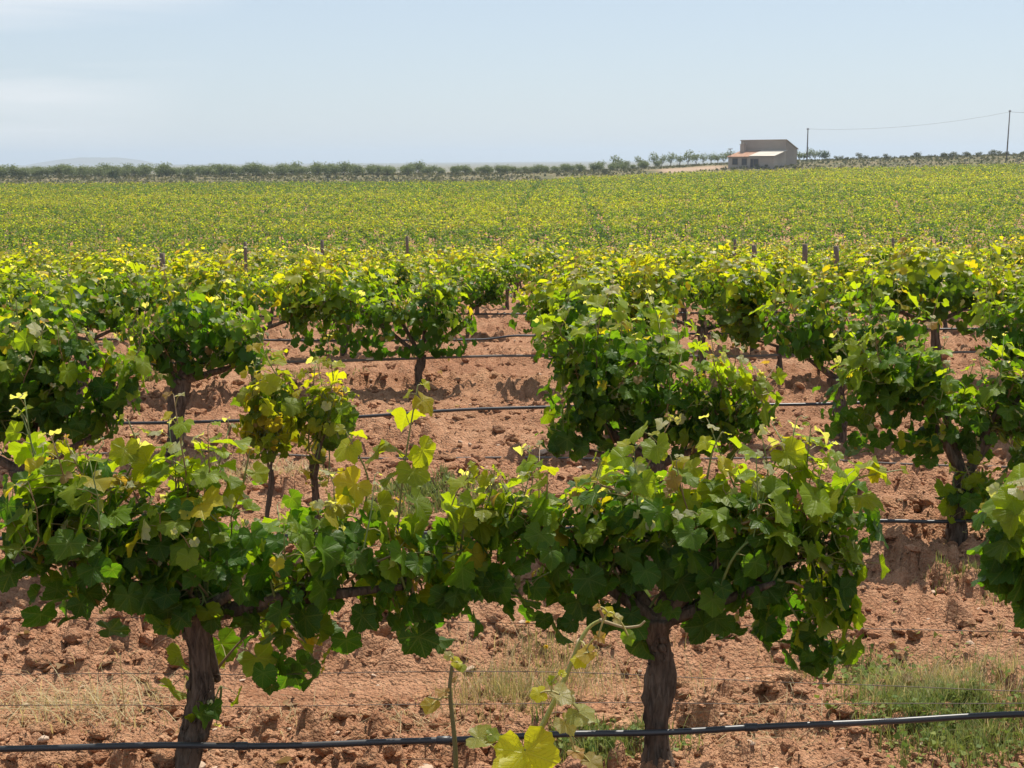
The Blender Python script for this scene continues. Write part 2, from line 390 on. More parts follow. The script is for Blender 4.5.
tag(mb.build('rubble', M_CLOD), kind='stuff', label='loose clods of red earth scattered over the ploughed soil', cat='soil clods')
mb = MB(); x, y = scatter(420, 2.6, 20, rng); s = .008+.018*rng.random(len(x))**3
rocks(mb, np.stack([x, y, ground_z(x, y)], -1), s, 2, rng, np.ones((len(x), 3)), .5, .3, True)
tag(mb.build('gravel', M_STONE), kind='stuff', label='pale limestone stones lying in the red soil', cat='stones')

# ------------------------------------------------------------------ leaves
def outline(ang_r):
    pos = [(a, r) for a, r in ang_r]; neg = [(-a, r) for a, r in ang_r if 0 < a < 180][::-1]
    P = pos+neg; return np.array([[math.sin(R(a))*r, math.cos(R(a))*r] for a, r in P])
O_HI = outline([(0, 1.0), (7, .90), (13, .92), (20, .84), (27, .84), (33, .76), (39, .85), (45, .84), (51, .90), (57, .95), (64, .86), (71, .87), (79, .77), (86, .71), (93, .79), (101, .78), (110, .84), (120, .76), (132, .78), (144, .68), (156, .66), (168, .44), (180, .12)])
O_MID = outline([(0, 1.0), (18, .86), (33, .78), (56, .93), (85, .72), (110, .82), (145, .67), (180, .12)])
O_LOW = outline([(0, 1.0), (52, .86), (120, .66), (180, .08)])
O_TINY = np.array([[0, -.45], [.75, .15], [0, .95], [-.75, .15]])
def template(o, ring):
    n = len(o)
    if ring:
        v = np.concatenate([[[0, 0]], o*.5, o]); j = np.arange(n); k = (j+1) % n
        return v, [np.stack([0*j, 1+k, 1+j], -1), np.stack([1+j, 1+k, 1+n+k, 1+n+j], -1)]
    v = np.concatenate([[[0, 0]], o]); j = np.arange(n); k = (j+1) % n
    return v, [np.stack([0*j, 1+k, 1+j], -1)]
T_HI, T_MID, T_LOW = template(O_HI, True), template(O_MID, False), template(O_LOW, False)
T_TINY = (O_TINY, [np.array([[0, 1, 2, 3]])])
def unit(v): return v/(np.linalg.norm(v, axis=-1, keepdims=True)+1e-9)
def add_leaves(mb, P, N, T, size, col, tpl, rng, cup=1.6, asym=True):
    tv, tf = tpl; n = len(P)
    if n == 0: return
    N = unit(N); T = T-(T*N).sum(-1, keepdims=True)*N; T = unit(T); X = np.cross(T, N)
    u = tv[:, 0][None]; w = tv[:, 1][None]; r2 = u*u+w*w; th = np.arctan2(u, w)
    c1 = (rng.random((n, 1))*.55-.10)*cup; c2 = (rng.random((n, 1))*.5-.08)*cup; fold = rng.random((n, 1))*.28*cup
    z = -c1*w*w*np.sign(w+.2)-c2*u*u+fold*np.abs(u)+.11*cup*r2*np.sin(3*th+rng.random((n, 1))*6.28)+.05*cup*r2*np.sin(7*th+rng.random((n, 1))*6.28)
    wx = 1+.16*(rng.random((n, 1))-.5)
    v = P[:, None]+size[:, None, None]*((u*wx)[..., None]*X[:, None]+(w+0*wx)[..., None]*T[:, None]+z[..., None]*N[:, None])
    k = len(tv); off = (np.arange(n)*k)
    fs = [(f[None]+off[:, None, None]).reshape(-1, f.shape[1]) for f in tf]
    mb.add(v.reshape(-1, 3), fs, np.repeat(col, k, 0), np.tile(tv, (n, 1)))
C_OLD = np.array([.055, .122, .013]); C_MID = np.array([.118, .186, .013]); C_YNG = np.array([.31, .325, .018]); C_YEL = np.array([.42, .36, .03]); C_FELT = np.array([.46, .46, .33]); C_RED = np.array([.30, .19, .09])
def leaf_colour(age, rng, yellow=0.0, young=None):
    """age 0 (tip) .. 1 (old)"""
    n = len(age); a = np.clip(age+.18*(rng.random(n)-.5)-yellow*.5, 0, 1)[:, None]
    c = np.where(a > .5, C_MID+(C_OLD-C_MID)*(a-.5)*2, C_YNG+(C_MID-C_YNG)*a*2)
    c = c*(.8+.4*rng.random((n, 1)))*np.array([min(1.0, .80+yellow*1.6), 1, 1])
    k = rng.random(n); young = np.zeros(n, bool) if young is None else young; f = (k < .65) & young; c[f] = C_FELT*(.7+.4*rng.random((f.sum(), 1)))
    f = (k > .85) & young; c[f] = C_RED
    f = (rng.random(n) < (.05+yellow*.8)*np.clip(1.1-age*1.4, .04, 1)); c[f] = C_YEL*(.7+.4*rng.random((f.sum(), 1)))
    return c

def grow(rng, heads, blobs, nshoot, tpl, mbL, stems=None, mbS=None, size=.066, space=.046, stem_r=.0032, yellow=0.0, up=.4, nseg=5, fill=0):
    """shoots start on the wood and end inside / above the blobs; leaves sit on petioles along them.
    blobs: list of (centre xyz, radii xyz, weight)"""
    w = np.array([b[2] for b in blobs], float); w /= w.sum(); ctr = sum(np.array(b[0])*k for b, k in zip(blobs, w))
    PP, NN, TT, SS, CC = [], [], [], [], []
    for s in range(nshoot):
        b = blobs[rng.choice(len(blobs), p=w)]; c = np.array(b[0]); rad = np.array(b[1])
        h = heads[np.argmin([np.linalg.norm(hh-c)+.25*rng.random() for hh in heads])]
        q = unit(rng.normal(size=3))*(.35+.65*rng.random()**.5)
        if rng.random() < up: q[2] = abs(q[2])
        tgt = c+q*rad
        mid = (h+tgt)/2+np.array([.05*rng.normal(), .05*rng.normal(), .10*rng.random()+.04])
        path = bez(h+.02*rng.normal(size=3), mid, tgt, 14)
        if rng.random() < .5 and tgt[2] > c[2]-.1*rad[2]:                       # an upright tip above the crown
            e = tgt+np.array([.06*rng.normal(), .05*rng.normal(), .07+.17*rng.random()])
            path = np.concatenate([path, bez(tgt, (tgt+e)/2+.015*rng.normal(size=3), e, 6)[1:]])
        seg = np.linalg.norm(np.diff(path, axis=0), axis=1); S = np.concatenate([[0], np.cumsum(seg)]); Ln = S[-1]
        col = (.17, .22, .06) if rng.random() < .7 else (.24, .15, .07)
        rr = stem_r*(1.35-.95*S/Ln)
        if stems is not None: m = MB(); tube(m, path[::2], rr[::2], nseg, col); stems.append(m)
        elif mbS is not None: tube(mbS, path[::3], rr[::3]*1.15, 3, col, cap=False)
        st = np.arange(max(.05, .12*Ln), Ln+.001, space*(.85+.3*rng.random()))
        st = np.append(st, Ln); n = len(st); p = np.stack([np.interp(st, S, path[:, k]) for k in range(3)], -1)
        T = np.stack([np.interp(st, S, np.gradient(path[:, k], S+np.arange(len(S))*1e-6)) for k in range(3)], -1); T = unit(T)
        side = unit(np.cross(T, np.array([0, 0, 1.])+.3*rng.normal(size=3))); side = side*np.where(np.arange(n) % 2, 1, -1)[:, None]
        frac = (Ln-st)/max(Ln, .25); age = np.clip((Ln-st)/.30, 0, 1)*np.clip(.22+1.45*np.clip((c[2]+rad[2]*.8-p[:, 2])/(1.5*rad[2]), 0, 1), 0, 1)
        grow_f = np.clip(.30+(Ln-st)/.16, .3, 1)
        outw = p-ctr; outw[:, 2] *= .5; outw = unit(outw)
        dirp = unit(side*.9+outw*.7+np.array([0, 0, .25])+.35*rng.normal(size=(n, 3)))
        pet = (.045+.04*rng.random((n, 1)))*grow_f[:, None]
        lp = p+dirp*pet
        lo = np.clip((ctr[2]+.10-lp[:, 2])/.35+.5, 0, 1)[:, None]              # lower leaves hang more upright
        Nn = unit(outw*(.45+.5*lo)+dirp*.25+np.array([0, 0, 1.])*(.95-.65*lo)+.38*rng.normal(size=(n, 3)))
        Tn = dirp*.6+np.array([0, 0, -1.])*(.35+.7*lo)+.25*rng.normal(size=(n, 3))
        sz = size*(.55+.80*rng.random(n)**1.3)*grow_f
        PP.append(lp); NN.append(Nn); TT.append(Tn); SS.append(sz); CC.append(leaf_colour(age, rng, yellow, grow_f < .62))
        if stems is not None:
            for k in range(n):
                tube(stems[-1], np.stack([p[k], (p[k]+lp[k])/2+[0, 0, .006], lp[k]]), [.0016, .0013, .0012], 3, (.30, .26, .10), cap=False)
    if fill:
        bi = rng.choice(len(blobs), p=w, size=fill); c = np.array([np.array(b[0]) for b in blobs])[bi]; rd = np.array([np.array(b[1]) for b in blobs])[bi]
        q = unit(rng.normal(size=(fill, 3))+[0, 0, -.25])*(.35+.65*rng.random((fill, 1))**.6); p = c+q*rd*1.05; p[:, 2] = np.maximum(p[:, 2], .22)
        hgt = np.clip(q[:, 2]*.5+.5, 0, 1)
        PP.append(p); NN.append(q*[.9, .9, .4]+np.stack([0*hgt, -.12+0*hgt, .15+.75*hgt], -1)+.42*rng.normal(size=(fill, 3))); TT.append(q*[.6, .6, 0]+[0, 0, -1]+.35*rng.normal(size=(fill, 3)))
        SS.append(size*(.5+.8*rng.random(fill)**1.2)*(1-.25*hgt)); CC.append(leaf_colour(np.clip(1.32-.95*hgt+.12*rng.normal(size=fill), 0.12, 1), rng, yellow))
    add_leaves(mbL, np.concatenate(PP), np.concatenate(NN), np.concatenate(TT), np.concatenate(SS), np.concatenate(CC), tpl, rng)

def wood(rng, base, head, arms, r0=.042, r1=.034, n=30, rings=54, seed=0, lean=(0, 0)):
    mb = MB(); base = np.array(base, float); head = np.array(head, float)
    mid = (base+head)/2+np.array([lean[0], lean[1], 0])
    p = bez(base-[0, 0, .08], mid, head, rings); p[:, :2] += .006*np.sin(np.linspace(0, 9, rings)+seed)[:, None]
    t = np.linspace(0, 1, rings); kr = r0/.036; rr = r0+(r1-r0)*t+kr*(.014*np.exp(-((t-.0)/.14)**2)+.010*np.exp(-((t-1)/.14)**2)+.005*np.sin(t*11+seed))
    tube(mb, p, rr, n, rough=.62, seed=seed)
    if rings > 20:                                                     # shaggy strips of peeling bark and old pruning knobs
        for _ in range(46):
            j = int(rng.integers(2, rings-6)); a0 = rng.random()*6.28; L2 = int(rng.integers(3, 7)); j2 = min(rings-1, j+L2); q = []
            for jj in range(j, j2+1):
                q.append(p[jj]+(rr[jj]*(1.02+.10*rng.random()+(.35 if jj == j2 and rng.random() < .4 else 0)))*np.array([math.cos(a0), math.sin(a0), 0])); a0 += .12*rng.normal()
            tube(mb, np.array(q), np.linspace(.0042, .0018, len(q))*(r1/.029)*(.6+.8*rng.random()), 4, rough=.2)
        for _ in range(5):
            j = int(rng.integers(rings//2, rings)); a0 = rng.random()*6.28; d = np.array([math.cos(a0), math.sin(a0), .3]); tube(mb, [p[j]+d*rr[j]*.5, p[j]+d*rr[j]*1.15, p[j]+d*rr[j]*1.35], np.array([.5, .42, .17])*r1*1.1, 7, rough=.4)
    for a in arms:
        a = np.array(a, float); m = (head+a)/2+[0, 0, -.02+.03*rng.random()]
        q = bez(head+[0, 0, -.015], m, a, 14); tube(mb, q, np.linspace(r1*.78, r1*.30, 14), max(7, n//2), rough=.34, seed=seed+3)
    return mb

# ------------------------------------------------------------------ the nearest vines, one by one from the photo
G_VINE = 'grapevines planted in rows'
def custom_vine(k, base_px, head_px, blobs_px, nshoot, label, tpl=T_HI, mat=M_LEAF, seed=1, arms=None, stems=True, extra=None, size=.050, r=(.035, .028), lean=(0, 0), yellow=0, space=.046, up=.4, fillk=3.5):
    """blobs_px: (px, py, half width px, half height px, weight[, depth offset]) measured on the photo at the row's distance"""
    rng = np.random.default_rng(seed); Yr = ROWY(k)
    h = atrow(head_px[0], head_px[1], Yr, SLOPE); b = atrow(base_px, 900, Yr, SLOPE)
    gx = atrow(base_px, 600, Yr, SLOPE); b = np.array([gx[0], gx[1], 0])
    b[2] = float(ground_z(b[0], b[1])); root = empty('grapevine', b.tolist(), label=label, cat='grapevine', group=G_VINE)
    s = Yr/F/.975
    blobs = []
    for q in blobs_px:
        c = atrow(q[0], q[1]+(10 if k == 0 else 3), Yr, SLOPE, q[5] if len(q) > 5 else 0); blobs.append((c-b, (q[2]*s, max(.10, min(.30, q[2]*s*.75)), q[3]*s*(1.15 if k == 0 else 1.05)), q[4]))
    hd = h-b
    ar = [np.array(a) for a in arms] if arms is not None else []
    if arms is None:
        for c, rad, w in blobs:
            d = (c-hd)*np.array([1, 1, .5]); L_ = np.linalg.norm(d); d = d/max(L_, 1e-6)*min(L_*.8, .38); e = hd+d; e[2] = max(e[2], hd[2]+.03); ar.append(e)
    wood(rng, (0, 0, 0), hd, ar, r[0], r[1], seed=seed, lean=lean).build('trunk', M_BARK, root)
    heads = [hd+[0, 0, .02]]+ar+[(hd+a)/2 for a in ar]
    mbL = MB(); st = [] if stems else None
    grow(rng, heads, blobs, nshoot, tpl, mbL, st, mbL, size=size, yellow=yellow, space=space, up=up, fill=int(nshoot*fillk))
    if extra: extra(rng, b, mbL, st, heads, Yr, s)
    mbL.build('foliage', mat, root)
    if stems:
        for m in st: m.build('shoot', M_STEM, root)
    return root

def spray(points):
    """hand-placed upright shoots: list of pixel polylines with a depth offset"""
    def f(rng, b, mbL, st, heads, Yr, s):
        for pl, dy in points:
            P = np.array([atrow(x, y, Yr, SLOPE, dy)-b for x, y in pl]); tt_ = np.linspace(0, 1, 12)
            path = np.stack([np.interp(tt_, np.linspace(0, 1, len(P)), P[:, k]) for k in range(3)], -1)
            for _ in range(2): path[1:-1] = (path[:-2]+2*path[1:-1]+path[2:])/4
            S = np.concatenate([[0], np.cumsum(np.linalg.norm(np.diff(path, axis=0), axis=1))]); Ln = S[-1]
            m = MB(); tube(m, path, .0034*(1.3-.8*S/Ln), 5, (.22, .22, .07))
            stp = np.arange(.03, Ln+.001, .044); stp = np.append(stp, Ln); n = len(stp)
            p = np.stack([np.interp(stp, S, path[:, k]) for k in range(3)], -1)
            sd = np.where(np.arange(n) % 2, 1, -1)[:, None]*np.array([[1, 0, 0]])+.6*rng.normal(size=(n, 3)); sd = unit(sd+[0, -.2, .3])
            gf = np.clip(.32+(Ln-stp)/.17, .3, 1); lp = p+sd*(.05*gf)[:, None]
            for k in range(n): tube(m, np.stack([p[k], lp[k]]), .0014, 3, (.3, .26, .1), cap=False)
            if st is not None: st.append(m)
            else: mbL.add(np.concatenate(m.v), [f_ for f_ in m.f], np.concatenate(m.c))
            Nn = unit(sd*.5+[0, -.25, .7]+.45*rng.normal(size=(n, 3))); Tn = sd+[0, 0, -.5]+.3*rng.normal(size=(n, 3))
            add_leaves(mbL, lp, Nn, Tn, .055*(.75+.5*rng.random(n))*gf, leaf_colour(np.clip((Ln-stp)/.4, 0, 1)*.5, rng, .1), T_HI, rng)
    return f

# front row
custom_vine(0, 172, (200, 610), [(85, 540, 95, 70, 1.15), (70, 480, 65, 34, .35), (200, 545, 85, 85, 1.15), (310, 555, 85, 70, 1.0), (425, 572, 62, 62, .62), (285, 640, 40, 34, .2), (205, 700, 18, 16, .07)], 92,
            'front row grapevine with a dark trunk leaning left behind the black hose, on the left', seed=3, lean=(.035, 0), r=(.031, .027), space=.047,
            arms=[(-.28, .0, .62), (.02, .12, .6), (.42, -.02, .55), (.62, .0, .54), (.2, -.08, .56), (.1, .05, .27)],
            extra=spray([([(392, 600), (400, 500), (408, 440), (418, 385)], .05), ([(350, 560), (372, 480), (345, 430)], .1), ([(455, 600), (462, 540), (470, 470)], 0), ([(470, 560), (495, 480), (490, 470)], .05),
                         ([(60, 520), (50, 450), (58, 440)], 0), ([(105, 520), (140, 450), (128, 420)], .1), ([(180, 500), (196, 455)], 0), ([(240, 500), (250, 450)], 0)]))
custom_vine(0, 657, (657, 618), [(560, 550, 75, 62, .95), (655, 545, 80, 78, 1.1), (735, 545, 72, 78, 1.0), (800, 560, 66, 75, 1.0), (806, 625, 42, 34, .42), (640, 490, 70, 28, .3), (845, 505, 36, 32, .25), (510, 545, 38, 45, .3)], 92,
            'front row grapevine with a thick straight grey trunk crossing the black hose', seed=8, lean=(.012, .0), r=(.032, .025),
            arms=[(-.30, 0, .6), (-.15, .1, .6), (.2, -.05, .6), (.42, .02, .56), (.1, .12, .62), (.3, -.08, .5)],
            extra=spray([([(545, 540), (548, 470), (540, 478)], 0), ([(585, 520), (600, 460)], .05), ([(620, 520), (632, 450), (650, 438)], .1), ([(700, 520), (712, 450), (722, 432)], .05),
                         ([(760, 520), (776, 455), (800, 440)], 0), ([(690, 520), (670, 455)], 0), ([(830, 520), (852, 478), (900, 470)], -.05)]))
custom_vine(0, 1130, (1130, 615), [(1015, 535, 38, 45, .8), (1050, 545, 55, 55, 1), (1120, 540, 80, 70, 1), (1200, 550, 80, 70, 1)], 42,
            'front row grapevine cut off by the right edge, pale leaves reaching in', seed=9, size=.07)
custom_vine(0, -280, (-280, 612), [(-200, 550, 95, 65, 1), (-280, 545, 85, 75, 1), (-360, 550, 80, 70, 1), (-70, 565, 70, 40, .5)], 42,
            'front row grapevine beyond the left edge with only leaf tips showing', seed=10)
# second row
custom_vine(1, 22, (22, 470), [(5, 375, 72, 50, 1), (70, 385, 55, 48, .9), (120, 372, 35, 26, .35), (40, 325, 70, 26, .45), (-60, 380, 60, 50, .8)], 76,
            'second row grapevine with a thick dark trunk at the left edge of the view', seed=21, tpl=T_HI, stems=True, size=.051,
            extra=spray([([(75, 370), (78, 330), (60, 300)], 0), ([(20, 350), (16, 300)], 0), ([(120, 380), (140, 350)], 0)]))
custom_vine(1, 314, (316, 455), [(336, 410, 27, 32, 1), (322, 475, 12, 18, .14)], 20,
            'small young grapevine with a visible thin stem and one upright leaf tuft in second row', seed=22, r=(.017, .013), size=.044, space=.04, yellow=.2, fillk=2.0,
            arms=[(.07, 0, .56)])
custom_vine(1, 268, (270, 470), [(270, 408, 29, 38, 1), (268, 440, 20, 18, .35), (276, 385, 14, 16, .3)], 24,
            'pale leafy young grapevine tuft just left of the small thin stemmed vine', seed=25, r=(.009, .008), size=.042, space=.04, yellow=.5, fillk=2.6, arms=[(.0, 0, .56), (.05, .03, .55)])
custom_vine(1, 655, (655, 462), [(600, 395, 60, 52, 1), (665, 398, 62, 52, 1), (725, 412, 45, 36, .7), (580, 345, 46, 24, .4), (640, 355, 40, 24, .3), (570, 430, 32, 22, .3)], 84,
            'bushy second row grapevine in the middle beside the bare soil gap', seed=23, size=.051,
            extra=spray([([(575, 360), (560, 325), (548, 318)], 0), ([(620, 360), (622, 322)], 0), ([(735, 410), (765, 375)], -.1)]))
custom_vine(1, 952, (965, 475), [(866, 402, 50, 44, .95), (935, 410, 52, 48, 1), (1000, 415, 52, 50, 1), (900, 365, 46, 20, .3), (1015, 375, 36, 22, .3), (960, 505, 30, 38, .28, -.1), (1030, 560, 30, 40, .35, .1), (1070, 430, 50, 50, .6)], 92,
            'second row grapevine on the right, sprouts low around its dark trunk', seed=24, size=.051, lean=(-.02, 0), arms=[(-.16, 0, .62), (.18, 0, .62), (-.05, .1, .6), (.3, .05, .66)],
            extra=spray([([(905, 440), (925, 447), (945, 428)], -.1)]))
# third row
custom_vine(2, 180, (180, 378), [(160, 338, 45, 36, 1), (215, 335, 44, 34, 1), (250, 345, 30, 26, .5), (190, 305, 40, 14, .3)], 46,
            'third row grapevine with a stout bare trunk and flat bottomed crown on the left', seed=31, tpl=T_MID, mat=M_LEAFS, size=.050, r=(.045, .036))
custom_vine(3, 421, (421, 355), [(325, 325, 42, 34, .9), (375, 322, 46, 36, 1), (435, 325, 42, 36, 1), (440, 295, 30, 14, .25)], 74,
            'wide fourth row grapevine left of the bare soil gap with a short thin trunk', arms=[(-.5, 0, .62), (.1, 0, .6), (-.2, .05, .6)], seed=32, tpl=T_MID, mat=M_LEAFS, size=.050, r=(.026, .022))
custom_vine(2, 612, (612, 378), [(585, 335, 45, 32, 1), (640, 335, 45, 32, 1), (560, 310, 28, 20, .4)], 44,
            'third row grapevine mostly hidden behind the bushy middle vine', seed=33, tpl=T_MID, mat=M_LEAFS, size=.050)
custom_vine(2, 838, (838, 378), [(800, 325, 38, 34, .6), (850, 325, 46, 36, 1), (900, 330, 40, 32, .8)], 44,
            'third row grapevine whose trunk base shows left of the right hand bush', seed=34, tpl=T_MID, mat=M_LEAFS, size=.050, r=(.034, .030))
custom_vine(2, 1050, (1050, 378), [(1010, 330, 40, 34, 1), (1070, 330, 50, 34, 1)], 40,
            'third row grapevine at the right edge behind the larger right vine', seed=35, tpl=T_MID, mat=M_LEAFS, size=.050)
custom_vine(2, -40, (-40, 378), [(0, 325, 40, 30, .8), (-50, 330, 50, 34, 1), (45, 310, 35, 22, .5)], 40,
            'third row grapevine at the left edge behind the thick trunked vine', seed=36, tpl=T_MID, mat=M_LEAFS, size=.050)

# ------------------------------------------------------------------ the vine right below the camera, shoots reaching into the picture
def near_vine():
    rng = np.random.default_rng(77); Y0 = 1.72; b = np.array([.02, Y0, float(ground_z(.02, Y0))])
    root = empty('grapevine', b.tolist(), label='closest grapevine, only two slim shoots with yellow leaves rising at the bottom', cat='grapevine', group=G_VINE)
    hd = np.array([0, 0, .45]); arms = [np.array([-.3, 0, .52]), np.array([.3, 0, .52]), np.array([0, -.1, .55])]
    wood(rng, (0, 0, 0), hd, arms, seed=5).build('trunk', M_BARK, root)
    mbL = MB(); st = []
    grow(rng, [hd]+arms, [((-.3, -.1, .58), (.3, .22, .17), 1), ((.3, -.1, .58), (.3, .22, .17), 1)], 26, T_HI, mbL, st, None, up=.2)
    mbL2 = MB()
    def stem(pl, r0, r1, col):
        P = np.array([at(x, y, Y0+dy)-b for x, y, dy in pl]); n = 26; tt_ = np.linspace(0, 1, n)
        path = np.stack([np.interp(tt_, np.linspace(0, 1, len(P)), P[:, k]) for k in range(3)], -1)
        for _ in range(3): path[1:-1] = (path[:-2]+2*path[1:-1]+path[2:])/4
        m = MB(); tube(m, path, np.linspace(r0, r1, n), 8, col, rough=.05); st.append(m); return m
    m1 = stem([(448, 900, -.05), (457, 800, 0), (455, 740, 0), (449, 690, 0), (452, 665, 0)], .0038, .0020, (.13, .12, .05))
    m2 = stem([(470, 900, -.05), (520, 775, 0), (545, 720, 0), (565, 680, .02), (580, 640, .02), (590, 625, .03), (606, 618, .03)], .0040, .0020, (.30, .30, .07))
    stem([(575, 668, .02), (590, 652, 0), (596, 647, 0)], .0018, .0010, (.34, .32, .10))
    stem([(600, 620, .03), (625, 628, 0), (640, 626, 0), (645, 621, 0)], .0022, .0012, (.34, .25, .12))
    stem([(604, 619, .03), (600, 610, 0), (596, 605, 0)], .0020, .0014, (.34, .22, .14))
    stem([(449, 690, 0), (440, 700, -.02), (428, 697, -.02)], .0014, .0010, (.3, .26, .1))
    # px, py, radius px, colour, normal, tip direction
    YEL, YG, FE, TN = (.55, .55, .04), (.26, .33, .05), (.46, .45, .26), (.45, .30, .13)
    LV = [(525, 752, 40, YEL, (.1, -.75, .6), (.15, 0, -1)), (512, 765, 34, YEL, (-.3, -.6, .6), (-.8, 0, -.6)), (478, 738, 20, (.33, .36, .10), (0, -.45, .9), (1, -.3, .1)),
          (560, 695, 19, FE, (.2, -.35, .9), (.8, -.4, -.5)), (580, 712, 21, (.34, .37, .14), (.3, -.4, .8), (.9, -.3, -.5)), (565, 722, 16, FE, (0, -.5, .8), (.5, -.5, -.5)),
          (540, 693, 12, YEL, (-.2, -.6, .7), (-.9, 0, -.3)), (432, 705, 13, (.42, .34, .08), (-.3, -.6, .6), (-.3, 0, -1)), (444, 692, 10, TN, (0, -.3, .9), (-1, 0, .1)),
          (455, 662, 9, YEL, (.1, -.5, .8), (.7, 0, .2)), (460, 667, 8, YG, (.1, -.4, .8), (1, 0, -.2)), (449, 656, 7, FE, (0, -.7, .5), (-.6, 0, .8)),
          (588, 653, 15, (.46, .36, .07), (-.2, -.4, .9), (-1, -.2, -.2)), (580, 660, 11, YEL, (0, -.6, .7), (-.4, 0, -1)), (599, 637, 9, TN, (.2, -.6, .7), (.7, 0, -.6)),
          (608, 612, 8, YEL, (0, -.6, .6), (.4, 0, .8)), (616, 618, 8, FE, (.2, -.6, .6), (1, 0, .2)), (597, 608, 6, TN, (-.4, -.6, .4), (-.4, 0, 1)),
          (628, 636, 11, (.18, .30, .04), (.2, -.7, .5), (.3, 0, -1)), (575, 752, 12, TN, (.1, -.4, .8), (.6, -.4, -.4)), (590, 762, 15, (.34, .30, .13), (.2, -.4, .8), (.8, -.4, -.4)),
          (552, 681, 7, YG, (.1, -.7, .5), (-.3, 0, 1)), (562, 674, 6, YEL, (.1, -.7, .5), (.5, 0, 1)), (492, 735, 11, YG, (0, -.5, .7), (.6, -.2, .4))]
    for px, py, r, c, nn, td in LV:
        p = at(px, py, Y0-.015)-b; s = r/F*Y0/.95*.92
        add_leaves(mbL2, p[None], np.array([nn], float), np.array([td], float), np.array([s]), np.array([c])*.8, T_HI, rng)
        a = p-np.array(td)*s*.05; e = m2 if px > 470 else m1; P = np.concatenate(e.v); q = P[np.argmin(((P-p)**2).sum(1))]
        mm = e; tube(mm, bez(q, (q+a)/2+[0, 0, .006], a, 6), .0012, 4, (.4, .34, .1), cap=False)
    mbL.v += mbL2.v; mbL.c += mbL2.c; mbL.uv += mbL2.uv; mbL.f += [f+mbL.n for f in mbL2.f]; mbL.smooth += mbL2.smooth; mbL.n += mbL2.n
    mbL.build('foliage', M_LEAF, root)
    for m in st: m.build('shoot', M_STEM, root)
near_vine()

# ------------------------------------------------------------------ prototypes for the vines further back
def make_proto(seed, tpl, mat, nshoot, size, space, nseg=8, rings=14, w=1.0, yellow=0.0, h=1.0, stems=True):
    rng = np.random.default_rng(seed); root = empty('grapevine', (0, 0, 0), label='x', cat='grapevine', group=G_VINE)
    hd = np.array([.04*rng.normal(), .03*rng.normal(), .46*h]); arms = [np.array([s*(.22+.12*rng.random()), .06*rng.normal(), .52*h+.04*rng.random()]) for s in (-1, 1)]+[np.array([0, .12, .55*h])]
    wood(rng, (0, 0, 0), hd, arms, .030, .024, nseg, rings, seed=seed, lean=(.03*rng.normal(), 0)).build('trunk', M_BARK, root)
    mbL = MB(); blobs = [((-.34*w, .03*rng.normal(), (.64+.05*rng.normal())*h), (.33*w, .30, .25*h), 1), ((.34*w, .03*rng.normal(), (.64+.05*rng.normal())*h), (.33*w, .30, .25*h), 1), ((.15*rng.normal(), 0, .74*h), (.32*w, .26, .22*h), .7)]
    grow(rng, [hd]+arms, blobs, nshoot, tpl, mbL, None, mbL if stems else None, size=size, space=space, yellow=yellow, fill=int(nshoot*3.6))
    mbL.build('foliage', mat, root); return root
protoA = [make_proto(100+i, T_MID, M_LEAFS, 56, .054, .047, w=(.9, 1.05, .8, 1.1, 1)[i], yellow=(.06, .14, .10, .04, .22)[i]) for i in range(5)]
protoB = [make_proto(200+i, T_LOW, M_LEAFS, 38, .058, .054, 6, 9, w=(1, .85, 1.1, .95, 1)[i], yellow=(.16, .12, .26, .08, .32)[i], stems=i % 2 == 0) for i in range(5)]
protoC = [make_proto(300+i, T_TINY, M_LEAFFAR, 14, .10, .085, 5, 5, w=1.0, yellow=(.25, .12, .18, .05)[i], stems=False, h=(.9, .95, .85, .92)[i]) for i in range(4)]
ORD = ['', 'first', 'second', 'third', 'fourth', 'fifth', 'sixth', 'seventh', 'eighth', 'ninth', 'tenth', 'eleventh', 'twelfth', 'thirteenth', 'fourteenth', 'fifteenth', 'sixteenth']
used = set(); nplaced = 0
def place(protos, x, y, rng, label, group=G_VINE, sc_=1.0, wide=1.17):
    global nplaced
    p = protos[int(rng.integers(len(protos)))]
    if p.name in used: o = copy_tree(p)
    else: used.add(p.name); o = p
    o.location = (x, y, float(terrain(x, y))); o.rotation_euler = (0, 0, math.atan(SLOPE)+(math.pi if rng.random() < .5 else 0)+.35*rng.normal())
    s = sc_*(.9+.22*rng.random()); o.scale = (s*wide, s*wide, s*(.94+.14*rng.random())); o['label'] = label; o['group'] = group; nplaced += 1
rng = np.random.default_rng(42)
for k in range(3, 14):
    Yr = ROWY(k); xs = []
    if k == 3: xs = [atrow(p, 380, Yr, SLOPE)[0] for p in (-75, 85, 257, 590, 700, 778, 930, 1080)]
    else:
        hw = .36*Yr+.4; x = -hw-rng.random()*1.2
        while x < hw: xs.append(x+.12*rng.normal()); x += 1.25
    m = 0
    for x in xs:
        y = Yr+SLOPE*x; px = 512+x/y*F
        if k > 3 and k < 7 and 468 < px < 535: continue                 # the bare gap one sees down
        if k > 3 and rng.random() < .05: continue
        m += 1
        vis = -20 < px < 1044
        if k < 7:
            lab = f'{"slim yellowish " if k == 3 and abs(px-778) < 9 else ""}grapevine in the {ORD[k+1]} row back, {ORD[m]} vine from the left'
            place(protoA, x, y, rng, lab, sc_=(.88 if k < 5 else .82) if k > 3 else (.72 if abs(px-778) < 9 else .95))
        else:
            place(protoB, x, y, rng, 'small grapevine packed into the yellowish back rows of the near plot, around the posts', 'grapevines in the back rows of the near plot', sc_=.82 if k < 9 else .93)
